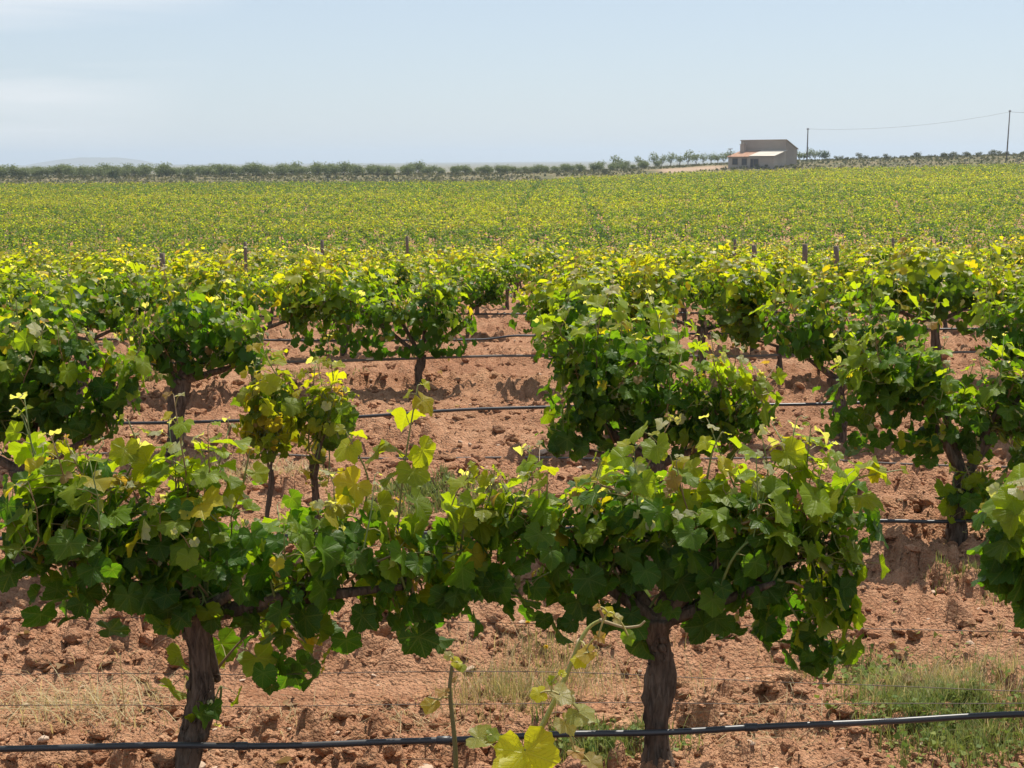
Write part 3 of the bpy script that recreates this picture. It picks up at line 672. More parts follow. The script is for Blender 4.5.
# front rows of the field across the dip
FAR_X0, NF = 82.0, 0
far_rows = [FAR_X0+1.9*i for i in range(131)]
def aisle(x, y):
    # two thin lanes that run away from the camera
    return (abs(x-(-1.45+.0379*(y-98))) < .24) | (abs(x-(6.4+.0328*(y-98))) < .24)
rows_used = 0
for Yr in far_rows[:3]:
    x = -.355*Yr+rng.random()
    while x < .355*Yr:
        xx = x+.1*rng.normal(); x += 1.3
        if aisle(xx, Yr) or rng.random() < .06 or nplaced > 292: continue
        place(protoC, xx, Yr-.01*xx, rng, 'tiny grapevine in the front rows of the far field across the dip', 'grapevines at the front edge of the far field', 1.0)
    rows_used += 1
# every further vine of the far field: one mass
def far_mass():
    rng = np.random.default_rng(9); mb = MB(); X, Y = [], []
    for Yr in far_rows[rows_used:]:
        hw = .372*Yr+2; xs = np.arange(-hw, hw, 1.15)+rng.random(); xs = xs+.2*rng.normal(size=len(xs)); ys_ = Yr-.01*xs+.3*rng.normal(size=len(xs))
        edge = edge_fn(xs)
        patch = fbm(xs*.06, ys_*.06, 3, 61) > .34
        keep = (rng.random(len(xs)) > .04+.05*(fbm(xs*.12, ys_*.12, 2, 91) > .66)) & (ys_ < edge) & (patch | (rng.random(len(xs)) > .2)) & ~((xs > 42) & (xs < 64) & (ys_ > 316))
        X.append(xs[keep]); Y.append(ys_[keep])
    X = np.concatenate(X); Y = np.concatenate(Y); Z = terrain(X, Y); n = len(X)
    vy = .5*fbm(X*.03, Y*.02, 3, 5)+.5*fbm(X*.012, Y*.09, 3, 15)
    green = np.clip((Y-190)/140, 0, 1)*.55+.25*sstep(20, -60, X)
    for lo, hi, nl, sz in ((0, 150, 84, .115), (150, 230, 56, .14), (230, 400, 36, .17)):
        m = (Y >= lo) & (Y < hi); k = m.sum(); P0 = np.stack([X[m], Y[m], Z[m]], -1); lane_shade = np.minimum(abs(X[m]-(-1.45+.0379*(Y[m]-98))), abs(X[m]-(6.4+.0328*(Y[m]-98)))) < .45; hs = (.80+.42*rng.random(k))*np.where(lane_shade, .78, 1)
        q = rng.normal(size=(k, nl, 3)); q = q/np.linalg.norm(q, axis=-1, keepdims=True)*(rng.random((k, nl, 1))**.45)
        off = q*np.array([.58, .50, .36]); off[..., 2] += .60+.10*rng.random((k, nl)); off[..., 2] += .16*(np.abs(np.sin(X[m]*5))[:, None])*(q[..., 2] > .5)
        off = off*hs[:, None, None]; P = (P0[:, None]+off).reshape(-1, 3); N = (q*[.6, .6, .5]+[0, -.15, .75]+.5*rng.normal(size=q.shape)).reshape(-1, 3)
        T = rng.normal(size=P.shape)+[0, 0, -.3]
        hgt = (off[..., 2]/hs[:, None]-.38)/.6
        age = np.clip(1.12-1.1*hgt+.25*rng.normal(size=hgt.shape)+.35*green[m][:, None]+1.6*(vy[m]-.5)[:, None]+.15*rng.normal(size=(k, 1))+lane_shade[:, None]*.5, 0, 1)  # raised age along the lanes darkens leaf colour for the shade between rows
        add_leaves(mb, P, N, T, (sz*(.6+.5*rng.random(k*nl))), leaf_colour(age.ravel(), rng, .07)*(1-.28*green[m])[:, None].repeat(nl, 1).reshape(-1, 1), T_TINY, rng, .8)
        # trunks
        w = .035; tri = np.array([[-w, -w], [w, -w], [0, w]]); v = np.zeros((k, 6, 3)); v[:, :3, :2] = tri; v[:, 3:, :2] = tri; v[:, 3:, 2] = .6; v[:, :3, 2] = -.05
        v = v+P0[:, None]; f = np.array([[0, 1, 4, 3], [1, 2, 5, 4], [2, 0, 3, 5]]); mb.add(v.reshape(-1, 3), [(f[None]+np.arange(k)[:, None, None]*6).reshape(-1, 4)], (.07, .05, .035))
    print('far vines', n, 'placed', nplaced)
    tag(mb.build('vineyard_foliage', M_LEAFFAR), kind='stuff', label='rows of yellow green vines covering the far slope up to the trees', cat='vines')
far_mass()

# ------------------------------------------------------------------ hoses and wires
def line(name, pts, rad, mat, label, cat, n=8, wob=.004, group=None):
    P = np.array(pts); m = 90; tt_ = np.linspace(0, 1, m); q = np.stack([np.interp(tt_, np.linspace(0, 1, len(P)), P[:, k]) for k in range(3)], -1)
    for _ in range(6): q[1:-1] = (q[:-2]+2*q[1:-1]+q[2:])/4
    rg = np.random.default_rng(abs(hash(label)) % 1000 if False else len(label)); s = np.linspace(0, 1, m)
    q[:, 2] += wob*np.sin(s*23+rg.random()*6)+wob*.6*np.sin(s*51+rg.random()*6); q[:, 1] += wob*1.5*np.sin(s*17+rg.random()*6)
    mb = MB(); tube(mb, q, rad, n); o = mb.build(name, mat); tag(o, label, cat, group); return o, q
def ext(pts): 
    a = pts[0]+(pts[0]-pts[1])/np.linalg.norm(pts[0]-pts[1])*1.5; b = pts[-1]+(pts[-1]-pts[-2])/np.linalg.norm(pts[-1]-pts[-2])*1.5; return [a]+pts+[b]
G_H = 'drip irrigation hoses along the vine rows'
o, q = line('irrigation_hose', ext([atrow(0, 750, ROWY(0), SLOPE, -.07), atrow(350, 743, ROWY(0), SLOPE, -.07), atrow(655, 732, ROWY(0), SLOPE, -.07), atrow(1024, 715, ROWY(0), SLOPE, -.07)]), .0085, M_HOSE, 'black drip hose stretched across the bottom of the picture along the front row', 'hose', 12, .003, G_H)
for f in (.14, .34, .47, .66, .83):
    j = int(f*(len(q)-1)); m = MB(); tube(m, [q[j]-[.018, 0, 0], q[j]-[.016, 0, 0], q[j]+[.016, 0, 0], q[j]+[.018, 0, 0]], [.0088, .0112, .0112, .0088], 12); m.build('emitter', M_HOSED if False else M_HOSE, o)
line('irrigation_hose', ext([atrow(0, 540, ROWY(1), SLOPE, -.05), atrow(500, 531, ROWY(1), SLOPE, -.05), atrow(900, 520, ROWY(1), SLOPE, -.05), atrow(1024, 523, ROWY(1), SLOPE, -.05)]), .0085, M_HOSE, 'black drip hose of the second row, showing at right by the dark trunk', 'hose', 8, .004, G_H)
line('irrigation_hose', ext([atrow(0, 425, ROWY(2), SLOPE), atrow(240, 422, ROWY(2), SLOPE), atrow(500, 408, ROWY(2), SLOPE), atrow(820, 403, ROWY(2), SLOPE), atrow(1024, 400, ROWY(2), SLOPE)]), .0095, M_HOSE, 'black drip hose of the third row crossing the bare gap', 'hose', 8, .005, G_H)
def ground_line(px0, px1, py0, py1, rad, mat, label, lift=.006):
    P = []
    for f in np.linspace(0, 1, 40):
        px = px0+(px1-px0)*f; py = py0+(py1-py0)*f; d = M3 @ np.array([(px-512)/F, (384-py)/F, -1.0]); t = (EYE-.04)/-d[2]; x, y = d[0]*t, d[1]*t; P.append(np.array([x, y, 0]))
    P = np.array(P); z = ground_z(P[:, 0], P[:, 1]); zz = z.copy()
    for _ in range(8): zz[1:-1] = np.maximum(z[1:-1], (zz[:-2]+zz[2:])/2)
    P[:, 2] = zz+lift; mb = MB(); tube(mb, P, rad, 8); tag(mb.build('irrigation_pipe', mat), label, 'pipe')
ground_line(-60, 1090, 455, 463, .006, M_HOSED, 'dusty grey pipe lying on the soil between the second and third rows')
line('irrigation_hose', ext([atrow(0, 366, ROWY(3), SLOPE), atrow(500, 357, ROWY(3), SLOPE), atrow(760, 355, ROWY(3), SLOPE), atrow(1024, 352, ROWY(3), SLOPE)]), .0095, M_HOSED, 'greyish drip hose of the fourth row seen in the bare gap', 'hose', 6, .006, G_H)
line('irrigation_hose', ext([atrow(0, 340, ROWY(4), SLOPE), atrow(470, 340, ROWY(4), SLOPE), atrow(540, 335, ROWY(4), SLOPE), atrow(1024, 329, ROWY(4), SLOPE)]), .010, M_HOSE, 'black drip hose of the fifth row, slightly tilted in the gap', 'hose', 6, .006, G_H)
line('irrigation_hose', ext([atrow(0, 318, ROWY(5), SLOPE), atrow(500, 314, ROWY(5), SLOPE), atrow(1024, 310, ROWY(5), SLOPE)]), .010, M_HOSE, 'black drip hose of the sixth row, thin and farthest in the gap', 'hose', 6, .006, G_H)
G_W = 'thin wires along the front row'
for (a, b, c), lb in (((618, 622, 632), 'topmost thin wire of the front row, hanging just under the leaves'), ((675, 671, 691), 'middle thin wire of the front row, above the smooth soil band'), ((706, 704, 703), 'lowest thin wire of the front row, close above the black hose')):
    line('trellis_wire', ext([atrow(0, a, ROWY(0), SLOPE, .03), atrow(512, b, ROWY(0), SLOPE, .03), atrow(1024, c, ROWY(0), SLOPE, .03)]), .0011, M_WIRE, lb, 'wire', 5, .002, G_W)
# wooden posts among the back rows
G_P = 'wooden posts among the back rows'
for px, top, k, lb in ((129, 281, 6, 'short dark post in the leaves at far left, nearest of the posts'), (162, 258, 7, 'leftmost brown wooden post among the yellowish vines'), (245, 247, 9, 'slim wooden post at left, second of the left group'), (322, 245, 9, 'slim wooden post at left, rightmost of the left group'), (407, 241, 10, 'thin wooden post left of centre, standing alone'),
                       (735, 244, 10, 'thin wooden post right of centre, leftmost of the right group'), (754, 250, 8, 'leaning wooden post just left of the pale upright one'), (805, 249, 7, 'pale upright wooden post, tallest of the right group'), (836, 251, 7, 'wooden post right of the tallest one, slightly tilted'), (893, 243, 11, 'thin wooden post at right, left one of a close pair'), (912, 243, 11, 'thin wooden post at right, right one of a close pair'), (941, 241, 12, 'thinnest wooden post at the far right')):
    p = atrow(px, top-5, ROWY(k), SLOPE, -.42); g = float(terrain(p[0], p[1])); mb = MB(); ln = (.03 if 'tilt' in lb or 'lean' in lb else .004)
    zz = np.linspace(g-.2, p[2], 9); P = np.stack([p[0]+ln*(zz-p[2])*-2, p[1]+0*zz, zz], -1); tube(mb, P, .036 if k < 9 else .028, 9, rough=.08, seed=px)
    tag(mb.build('wooden_post', M_POST), lb, 'post', G_P)

# ------------------------------------------------------------------ grass and weeds
def blades(mb, X, Y, H, col, rng, width=.0022, bend=.5):
    n = len(X); z = ground_z(X, Y); a = rng.random(n)*6.28; d = np.stack([np.cos(a), np.sin(a)], -1); b = bend*(.2+rng.random(n))
    V = np.zeros((n, 7, 3)); wv = np.stack([-d[:, 1], d[:, 0]], -1)*width*(.6+.8*rng.random((n, 1)))
    for j, (t, w) in enumerate(((0, 1), (.4, .8), (.75, .5))):
        c = np.stack([X, Y], -1)+d*(b*H*t*t)[:, None]; zz = z-.01+H*t*(1-.25*b*t)
        V[:, 2*j, :2] = c-wv*w; V[:, 2*j+1, :2] = c+wv*w; V[:, 2*j, 2] = V[:, 2*j+1, 2] = zz
    V[:, 6, :2] = np.stack([X, Y], -1)+d*(b*H)[:, None]; V[:, 6, 2] = z-.01+H*(1-.25*b)
    o = (np.arange(n)*7)[:, None, None]; q = np.array([[0, 1, 3, 2], [2, 3, 5, 4]]); t = np.array([[4, 5, 6]])
    mb.add(V.reshape(-1, 3), [(q[None]+o).reshape(-1, 4), (t[None]+o).reshape(-1, 3)], np.repeat(col, 7, 0))
def gpt(px, py):
    d = M3 @ np.array([(px-512)/F, (384-py)/F, -1.0]); t = EYE/-d[2]; return d[0]*t, d[1]*t
def patch(mb, px, py, rx, ry, n, H, c0, c1, rng, width=.0022, bend=.6, clump=26, dens=.5):
    x0, y0 = gpt(px, py); x1, _ = gpt(px+rx, py); _, y1 = gpt(px, py-ry); a, b = x1-x0, y1-y0
    cx = x0+a*rng.normal(size=n//clump+1)*.55; cy = y0+b*rng.normal(size=n//clump+1)*.55; i = rng.integers(len(cx), size=n)
    X = cx[i]+.035*rng.normal(size=n); Y = cy[i]+.035*rng.normal(size=n); k = rng.random((n, 1))
    blades(mb, X, Y, H*(.35+.9*rng.random(n)), (np.array(c0)*(1-k)+np.array(c1)*k)*(.75+.5*rng.random((n, 1))), rng, width, bend)
rng = np.random.default_rng(31)
GR, GY, ST, SW = (.13, .19, .04), (.27, .27, .09), (.42, .33, .17), (.58, .48, .29)
mb = MB()
for a in ((950, 738, 85, 34, 4200, .075, GR, GY, .0014), (975, 700, 90, 50, 1700, .07, GY, ST, .0010), (870, 672, 50, 18, 800, .04, GR, GY, .0016), (610, 765, 60, 16, 1300, .07, GR, GY, .0017),
          (900, 700, 60, 20, 1200, .06, GY, ST, .0014), (520, 700, 55, 32, 900, .10, ST, GY, .0012), (430, 503, 60, 12, 2600, .07, GR, GY, .003), (5, 520, 30, 10, 900, .08, GR, GY, .003), (800, 655, 40, 18, 500, .05, ST, GY, .0013),
          (310, 380, 30, 5, 700, .06, GR, GY, .004), (165, 378, 20, 6, 600, .06, GR, GY, .004), (570, 668, 60, 22, 500, .08, ST, GY, .0012), (740, 620, 200, 20, 260, .05, ST, SW, .0013), (960, 590, 60, 10, 260, .06, GR, GY, .002)):
    patch(mb, *a[:8], rng, a[8])
for px, py, rx, ry, n in ((950, 740, 80, 30, 900), (870, 675, 50, 16, 260), (610, 765, 50, 14, 240), (430, 503, 50, 10, 200), (975, 700, 80, 40, 260)):
    x0, y0 = gpt(px, py); x1, _ = gpt(px+rx, py); _, y1 = gpt(px, py-ry); X = x0+(x1-x0)*.6*rng.normal(size=n); Y = y0+(y1-y0)*.6*rng.normal(size=n); Y = np.maximum(Y, 2.4)
    add_leaves(mb, np.stack([X, Y, ground_z(X, Y)+.004+.03*rng.random(n)], -1), rng.normal(size=(n, 3))*.5+[0, 0, 1], rng.normal(size=(n, 3))+[0, 0, .5], .007+.012*rng.random(n), (np.array([.10, .17, .03])+rng.random((n, 1))*np.array([.14, .10, .03])), T_TINY, rng)
tag(mb.build('grass', M_GRASS), kind='stuff', label='low green and yellowing weeds growing around the front rows', cat='grass')
mb = MB()
for a in ((70, 715, 90, 30, 520, .10, ST, SW, .0016, 1.6), (250, 480, 70, 10, 1400, .07, ST, SW, .0025, 1.2), (530, 690, 110, 36, 420, .14, ST, SW, .0011, .8), (960, 700, 90, 36, 620, .12, ST, SW, .0011, .7), (300, 740, 160, 20, 220, .07, ST, SW, .0013, 1.8), (750, 745, 120, 20, 200, .07, ST, SW, .0013, 1.8), (550, 690, 520, 60, 700, .035, ST, SW, .0013, 2.5), (500, 560, 520, 40, 500, .04, ST, SW, .002, 2.5)):
    patch(mb, *a[:8], rng, a[8], a[9], 6)
for px, py, L_, an in ((127, 745, .28, 90), (120, 712, .26, 172), (60, 725, .3, 178), (112, 740, .12, 60), (112, 770, .15, 75), (170, 742, .1, 100), (18, 715, .12, 88), (130, 702, .1, 120)):
    x, y = gpt(px, py); z = float(ground_z(x, y)); dx, dz = math.cos(R(an))*L_, math.sin(R(an))*L_*.8
    tube(mb, bez(np.array([x, y, z]), np.array([x+dx*.5, y-.02, z+dz*.6+.02]), np.array([x+dx, y-.03, z+dz+.012]), 8), .0014, 4, SW)
for _ in range(110):
    Y = 2.6*(12/2.6)**rng.random(); X = (rng.random()*2-1)*(.4*Y+.4); a = rng.normal()*.5+(math.pi if rng.random() < .5 else 0); L2 = .05+.16*rng.random(); z = float(ground_z(X, Y))+.012
    tube(mb, bez(np.array([X, Y, z]), np.array([X+math.cos(a)*L2*.5, Y+math.sin(a)*L2*.5+.01*rng.normal(), z+.02*rng.random()]), np.array([X+math.cos(a)*L2, Y+math.sin(a)*L2, float(ground_z(X+math.cos(a)*L2, Y+math.sin(a)*L2))+.008]), 6), .0012+.0022*rng.random(), 5, (.26, .17, .11))
n = 260; Y = 2.6*(12/2.6)**rng.random(n); X = (rng.random(n)*2-1)*(.4*Y+.4)
add_leaves(mb, np.stack([X, Y, ground_z(X, Y)+.008], -1), rng.normal(size=(n, 3))*.35+[0, 0, 1], rng.normal(size=(n, 3)), .012+.02*rng.random(n), np.array([.34, .22, .11])*(.5+.8*rng.random((n, 1))), T_MID, rng, 3.0)
tag(mb.build('dry_grass', M_GRASS), kind='stuff', label='pale straw, dry stalks, dead leaves and twigs lying on the soil', cat='dry grass')
# small yellow flowers
for px, py, lb in ((528, 641, 'tiny yellow weed flower above the smooth soil, left of two'), (548, 641, 'tiny yellow weed flower just right of its twin'), (546, 657, 'tiny yellow weed flower below the pair')):
    x, y = gpt(px, py+8); z = float(ground_z(x, y)); r = empty('weed_flower', (x, y, z), label=lb, cat='flower', group='tiny yellow flowers')
    m = MB(); tube(m, [[0, 0, -.01], [.003, 0, .03], [0, 0, .05]], .0012, 4, (.2, .24, .08)); m.build('stem', M_STEM, r)
    m = MB(); rg = np.random.default_rng(px); n = 9; aa = np.arange(n)/n*6.28
    add_leaves(m, np.tile([[0, 0, .05]], (n, 1)), np.stack([.3*np.cos(aa), .3*np.sin(aa), np.ones(n)], -1), np.stack([np.cos(aa), np.sin(aa), 0*aa+.3], -1), np.full(n, .011), np.tile([[.7, .5, .02]], (n, 1)), T_TINY, rg); m.build('petal', M_GRASS, r)

# ------------------------------------------------------------------ trees and bushes on the skyline
def make_tree(name, seed, h, w, nleaf, col, col2, trunk_h, lsz, lab, cat, group, trunk=True, lobes=6):
    rg = np.random.default_rng(seed); root = empty(name, (0, 0, 0), label=lab, cat=cat, group=group)
    lc = []
    for i in range(lobes):
        a = rg.random()*6.28; q = .62*w/2*math.sqrt(rg.random()); lc.append((math.cos(a)*q, math.sin(a)*q, trunk_h+(h-trunk_h)*(.35+.5*rg.random())))
    lc = np.array(lc)
    if trunk:
        m = MB(); tube(m, bez(np.array([0, 0, -.3]), np.array([.1*rg.normal(), 0, trunk_h*.6]), np.array([0, 0, trunk_h+.2]), 7), np.linspace(.13, .09, 7)*h/3, 7, rough=.15)
        for c in lc[:4]: tube(m, bez(np.array([0, 0, trunk_h]), (c+[0, 0, trunk_h])/2, c, 5), np.linspace(.06, .025, 5)*h/3, 5)
        m.build('trunk', M_POLE, root)
    lc[:, 2] *= .8+.35*rg.random(lobes)
    i = rg.integers(lobes, size=nleaf); q = unit(rg.normal(size=(nleaf, 3)))*(rg.random((nleaf, 1))**.4); s = (.24+.14*rg.random(lobes))[i][:, None]
    P = lc[i]+q*s*np.array([w, w, (h-trunk_h)*1.05]); P[:, 2] += np.where(rg.random(nleaf) < .14, .55*rg.random(nleaf), 0)*h/2.7; P[:, 2] = np.where(P[:, 2] < (.02 if not trunk else trunk_h*.7), trunk_h+.6*h*rg.random(nleaf), P[:, 2])
    N = q+[0, 0, .4]+.6*rg.normal(size=q.shape); k = rg.random((nleaf, 1)); m = MB()
    add_leaves(m, P, N, rg.normal(size=P.shape), lsz*(.6+.8*rg.random(nleaf)), (np.array(col)*(1-k)+np.array(col2)*k)*(.8+.4*rg.random((nleaf, 1))), T_TINY, rg)
    m.build('crown' if trunk else 'foliage', M_TREE, root); return root
def tplace(protos, px, Y, rng, label, cat, group, s, dz=0):
    x = at(px, 160, Y)[0]; p = protos[int(rng.integers(len(protos)))]
    if p.name in used: o = copy_tree(p)
    else: used.add(p.name); o = p
    o.location = (x, Y, float(terrain(x, Y))+dz); o.rotation_euler = (0, 0, rng.random()*6.28); o.scale = (s*(.9+.2*rng.random()), s, s*(.85+.3*rng.random())); o['label'] = label; o['group'] = group; o['category'] = cat
rng = np.random.default_rng(4)
TG, TG2 = (.14, .175, .065), (.24, .26, .12)
tp = [make_tree('almond_tree', 500+i, 2.9, 4.4, 1300, TG, TG2, .1, .16, 'x', 'tree', 'x', lobes=22) for i in range(5)]
px = -30
while px < 655:
    for row, Y in ((0, 352), (1, 366)):
        g = 'orchard trees along the left skyline'
        tplace(tp, px+rng.normal()*3+row*6, Y+rng.normal()*1.5, rng, 'small dusty green orchard tree in the dense line along the left skyline' if px < 420 else 'small dusty green orchard tree in the thinner line near the middle skyline', 'tree', g if px < 420 else 'orchard trees on the middle skyline', (.70+.45*rng.random())*(.82 if px < 420 else .58))
    px += 8.5 if px < 420 else 8.5
tp2 = [make_tree('almond_tree', 520+i, 2.5, 3.0, 420, TG, TG2, .45, .15, 'x', 'tree', 'x', lobes=8) for i in range(3)]
for i, px in enumerate((600, 618, 640, 655, 662, 671, 680, 688, 696, 703, 711, 718, 724, 731)):
    tplace(tp2, px, 372+rng.normal()*5, rng, 'small sparse tree standing clear against the sky left of the farmhouse', 'tree', 'sparse trees left of the farmhouse', .9+.3*rng.random(), .3)
for i, px in enumerate((799, 804, 810, 815)):
    tplace(tp2, px, 368, rng, 'small sparse tree against the sky behind the right side of the farmhouse', 'tree', 'sparse trees right of the farmhouse', .85+.1*rng.random(), .2)
bp = [make_tree('bush', 540+i, 2.0, 3.2, 420, (.075, .085, .035), (.15, .14, .06), 0, .16, 'x', 'bush', 'x', False) for i in range(4)]
tplace([make_tree('bush', 560, 3.0, 3.4, 700, (.045, .08, .030), (.08, .12, .045), .3, .16, 'x', 'bush', 'x', False)], 824, 343, rng, 'round dark green bush beside the first utility pole right of the farmhouse', 'bush', 'bushes', .95)
tplace([make_tree('bush', 561, 2.2, 2.6, 420, (.03, .05, .02), (.06, .085, .03), .1, .15, 'x', 'bush', 'x', False)], 112, 336, rng, 'lone dark bush in front of the left orchard line', 'bush', 'bushes', 1.0)
for px in list(range(835, 1045, 5)):
    tplace(bp, px+rng.normal()*2, 352+rng.normal()*4, rng, 'low scrubby bush on the dry grass ridge right of the farmhouse', 'bush', 'bushes along the right ridge', .30+.45*rng.random()**1.5)
for px in (795, 788, 800, 776, 765, 757, 745, 733):
    tplace(bp, px, 326+rng.normal(), rng, 'low grey green weedy bush at the foot of the farmhouse wall', 'bush', 'weedy bushes at the farmhouse', .30+.18*rng.random())
px = 20
while px < 640:
    tplace(bp, px, 339+rng.normal()*3, rng, 'low dry shrub on the verge in front of the orchard line', 'bush', 'dry shrubs on the verge', .3+.35*rng.random()); px += 18+14*rng.random()
# rough dry grass on the verges: one uncountable mass
mb = MB(); n = 26000; rg = np.random.default_rng(8); Y = 282+86*rg.random(n); X = (rg.random(n)*2-1)*.37*Y; k = rg.random((n, 1)); keep = (fbm(X*.1, Y*.2, 3, 4) > .36) & (Y > edge_fn(X)) & ~((Y < 306) & (X > -44) & (X < 14) & (rg.random(n) < .85)); keep &= ~((X > 30) & (X < 52) & (Y > 332) & (Y < 345))
X, Y, k = X[keep], Y[keep], k[keep]; n = len(X); P = np.stack([X, Y, terrain(X, Y)+.2*rg.random(n)], -1)
add_leaves(mb, P, rg.normal(size=(n, 3))+[0, -1, .3], rg.normal(size=(n, 3))*.4+[0, 0, 1], .22+.3*rg.random(n), np.array([.20, .17, .09])*(1-k)+np.array([.09, .10, .045])*k, T_TINY, rg)
tag(mb.build('verge_grass', M_TREE), kind='stuff', label='rough dry grass on the verge beyond the far vines', cat='grass')

# ------------------------------------------------------------------ farmhouse
M_WALL = mulmat('stained_render', (.33, .285, .24), rough=.95, ns=1.3, lo=.78, hi=1.15, b=.3, bd=.03)
M_WALL2 = mulmat('pale_render', (.39, .34, .285), rough=.95, ns=1.1, lo=.75, hi=1.15, b=.3, bd=.03)
M_SHEET = mulmat('pale_sheet_roof', (.52, .47, .39), rough=.6, ns=2, lo=.85, hi=1.1)
M_GLASS = mulmat('dark_window', (.03, .032, .036), rough=.3, spec=.6)
def mat_tiles():
    t = NT('clay_tiles'); v = t.coord(); w = t.n('ShaderNodeTexWave'); w.bands_direction = 'X'; w.inputs['Scale'].default_value = 1.6; t.link(v, w.inputs['Vector'])
    n = t.noise(1.5, 5, .6, v); c = t.mix(t.rng(n, .35, .65), (.36, .17, .10), (.50, .33, .23)); c = t.mix(t.math('MULTIPLY', w.outputs[1], .3), c, (.2, .1, .06))
    return t.done(t.bsdf(c, .9, .15, t.bump(w.outputs[1], .6, .05)))
M_TILE = mat_tiles()
def slab(mb, c, th):
    c = np.array(c, float); v = np.concatenate([c, c-[0, 0, th]]); mb.add(v, [[[0, 1, 2, 3], [7, 6, 5, 4], [0, 4, 5, 1], [1, 5, 6, 2], [2, 6, 7, 3], [3, 7, 4, 0]]], smooth=False)
HY = 326.0; s = HY/F/.988; c0 = at(773.5, 168.5, HY); gz = float(terrain(c0[0], HY))
house = empty('farmhouse', (c0[0], HY, -.5), R(-36), label='brownish farmhouse with a tall rear block and a tiled and sheet roofed lean-to', cat='house')
Wd, D1, D2, H1, H1b, H2, H3 = 11.0, 6.0, 5.6, 2.55, 3.7, 6.15, 4.2       # x from -Wd to 0, y from 0 back
m = MB(); m.add([(-Wd, 0, -1), (0, 0, -1), (0, 0, H1), (-Wd, 0, H1), (-Wd, D1, -1), (0, D1, -1), (0, D1, H1b), (-Wd, D1, H1b)], [[[0, 1, 2, 3], [1, 5, 6, 2], [4, 0, 3, 7]]], smooth=False); m.build('lean_to_wall', M_WALL2, house)
m = MB(); y2 = D1+D2; a = D1+.003
m.add([(-Wd-.003, a, -1), (.003, a, -1), (.003, a, H2), (-Wd-.003, a, H2), (-Wd-.003, y2, -1), (.003, y2, -1), (.003, y2, H3), (-Wd-.003, y2, H3)], [[[0, 1, 2, 3], [1, 5, 6, 2], [4, 0, 3, 7], [5, 4, 7, 6]]], smooth=False); m.build('wall', M_WALL, house)
m = MB(); slab(m, [(-Wd-.15, D1-.12, H2+.12), (.2, D1-.12, H2+.12), (.2, y2+.3, H3+.05), (-Wd-.15, y2+.3, H3+.05)], .16); m.build('roof', M_WALL2, house)
m = MB(); slab(m, [(-Wd-.2, -.3, H1+.05), (-5.9, -.3, H1+.05), (-5.9, D1-.01, H1b+.12), (-Wd-.2, D1-.01, H1b+.12)], .14); rf = m.build('tiled_roof', M_TILE, house)
m = MB(); slab(m, [(-5.85, -.35, H1+.16), (.35, -.35, H1+.16), (.35, D1-.01, H1b+.24), (-5.85, D1-.01, H1b+.24)], .08); m.build('sheet_roof', M_SHEET, house)
m = MB(); box(m, (-Wd+.7, 4.2, 3.2), (-Wd+1.6, 5.1, 5.2)); box(m, (-Wd+.6, 4.1, 5.2), (-Wd+1.7, 5.2, 5.35)); box(m, (-Wd+.85, 4.35, 5.35), (-Wd+1.45, 4.95, 5.75)); m.build('chimney', M_WALL2, house)
for x0, x1, z0, z1, nm in ((-9.9, -8.7, .9, 2.1, 'window'), (-7.6, -6.5, .8, 2.1, 'window'), (-5.5, -4.9, .1, 2.0, 'door'), (-4.75, -3.7, .7, 2.0, 'window')):
    m = MB(); box(m, (x0-.1, -.06, z0-.1), (x1+.1, -.004, z0-.004)); box(m, (x0-.1, -.06, z1+.004), (x1+.1, -.004, z1+.12)); box(m, (x0-.1, -.06, z0), (x0-.004, -.004, z1)); box(m, (x1+.004, -.06, z0), (x1+.1, -.004, z1)); f = m.build(nm, M_POST, house)
    m = MB(); box(m, (x0, -.03, z0), (x1, -.006, z1)); m.build('pane' if nm == 'window' else 'door_leaf', M_GLASS, f)
# antenna mast beside it
p = at(730.5, 150, 333); g = float(terrain(p[0], 333)); an = empty('antenna_mast', (p[0], 333, g), label='thin antenna mast at the left corner of the farmhouse', cat='antenna')
m = MB(); tube(m, [[0, 0, -.2], [0, 0, 4.3]], .06, 6); m.build('mast', M_POLE, an)
m = MB(); tube(m, [[-.5, 0, 4.1], [.5, 0, 4.2]], .05, 5); tube(m, [[-.3, 0, 3.95], [-.3, 0, 4.35]], .04, 5); tube(m, [[.3, 0, 4.0], [.3, 0, 4.4]], .04, 5); m.build('crossbar', M_POLE, an)

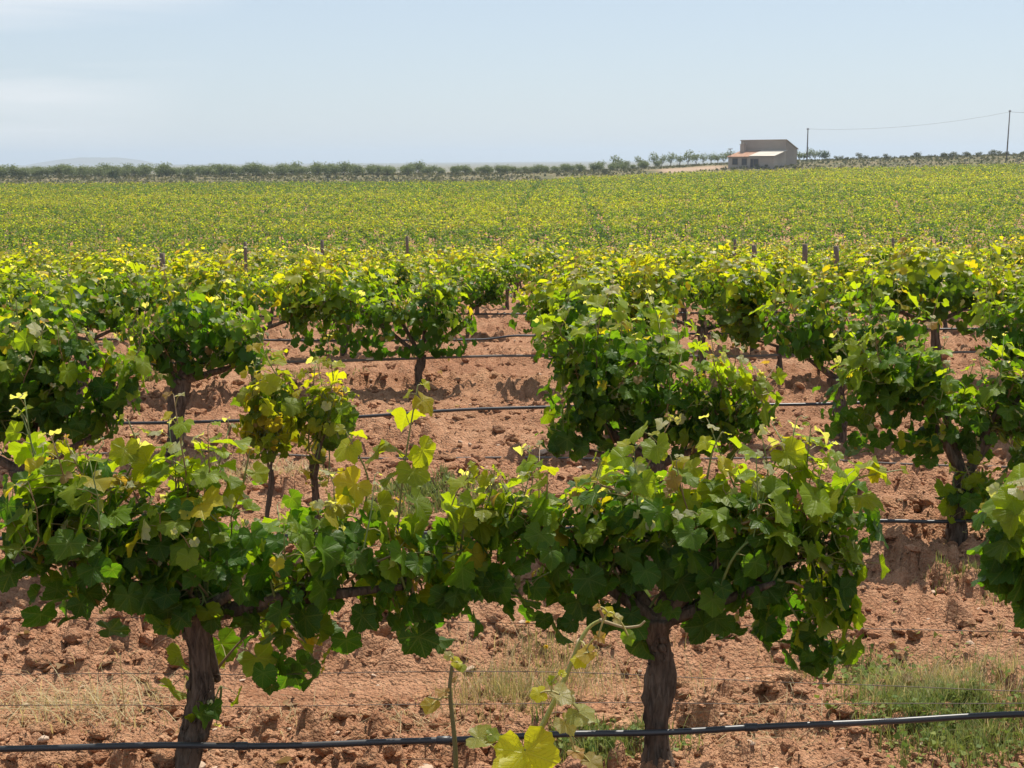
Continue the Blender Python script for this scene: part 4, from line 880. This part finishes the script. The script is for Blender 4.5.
# ------------------------------------------------------------------ utility poles and lines
def upole(px, topy, Y, lean, label):
    t = at(px, topy, Y); g = float(terrain(t[0], Y)); h = t[2]-g; o = empty('utility_pole', (t[0]-lean*h, Y, g), label=label, cat='utility pole', group='utility poles')
    m = MB(); tube(m, [[0, 0, -.5], [lean*h*.5, 0, h/2], [lean*h, 0, h]], [.17, .14, .11], 10); m.build('pole', M_POLE, o)
    m = MB(); tube(m, [[lean*h-.25, 0, h-.35], [lean*h+.25, 0, h-.3]], .05, 6)
    for sx in (-.22, .22): tube(m, [[lean*h+sx, 0, h-.35], [lean*h+sx, 0, h-.1]], .06, 6)
    m.build('insulator_bracket', M_POLE, o); return t
t1 = upole(808, 128, 346, .012, 'slim utility pole just right of the farmhouse'); t2 = upole(1010, 110, 338, .03, 'taller utility pole at the far right edge of the skyline')
def sag(a, b, s, n=40):
    t = np.linspace(0, 1, n)[:, None]; q = a+(b-a)*t; q[:, 2] -= (4*s*t*(1-t))[:, 0]; return q
m = MB(); tube(m, sag(t1-[0, 0, .2], t2-[0, 0, .4], 1.3), .018, 4); tag(m.build('power_line', M_POLE), 'thin power line sagging between the two utility poles', 'cable', 'power lines')
m = MB(); tube(m, sag(t2-[0, 0, .4], t2+[45, -8, 1.0], 1.3), .026, 4); tag(m.build('power_line', M_POLE), 'thin power line leaving the right pole towards the right edge', 'cable', 'power lines')

# ------------------------------------------------------------------ haze
HAZE = 1
if HAZE:
    m = MB(); box(m, (-9200, -60, -30), (9200, 9200, 62)); hz = NT('haze_air')
    v = hz.n('ShaderNodeVolumePrincipled'); v.inputs['Color'].default_value = (.74, .86, 1, 1); v.inputs['Density'].default_value = .00021; v.inputs['Anisotropy'].default_value = .3
    hz.link(v.outputs[0], hz.out.inputs['Volume']); o = m.build('haze', hz.m); tag(o, kind='stuff', label='pale summer haze over the land', cat='haze'); hz.m.volume_intersection_method = 'FAST' if hasattr(hz.m, 'volume_intersection_method') else 'FAST'
for p in protoA+protoB+protoC+tp+tp2+bp:
    if p.name not in used:
        for c in list(p.children): bpy.data.objects.remove(c)
        bpy.data.objects.remove(p)
print('objects', len(sc.objects), 'verts', sum(len(o.data.vertices) for o in sc.objects if o.type == 'MESH'))
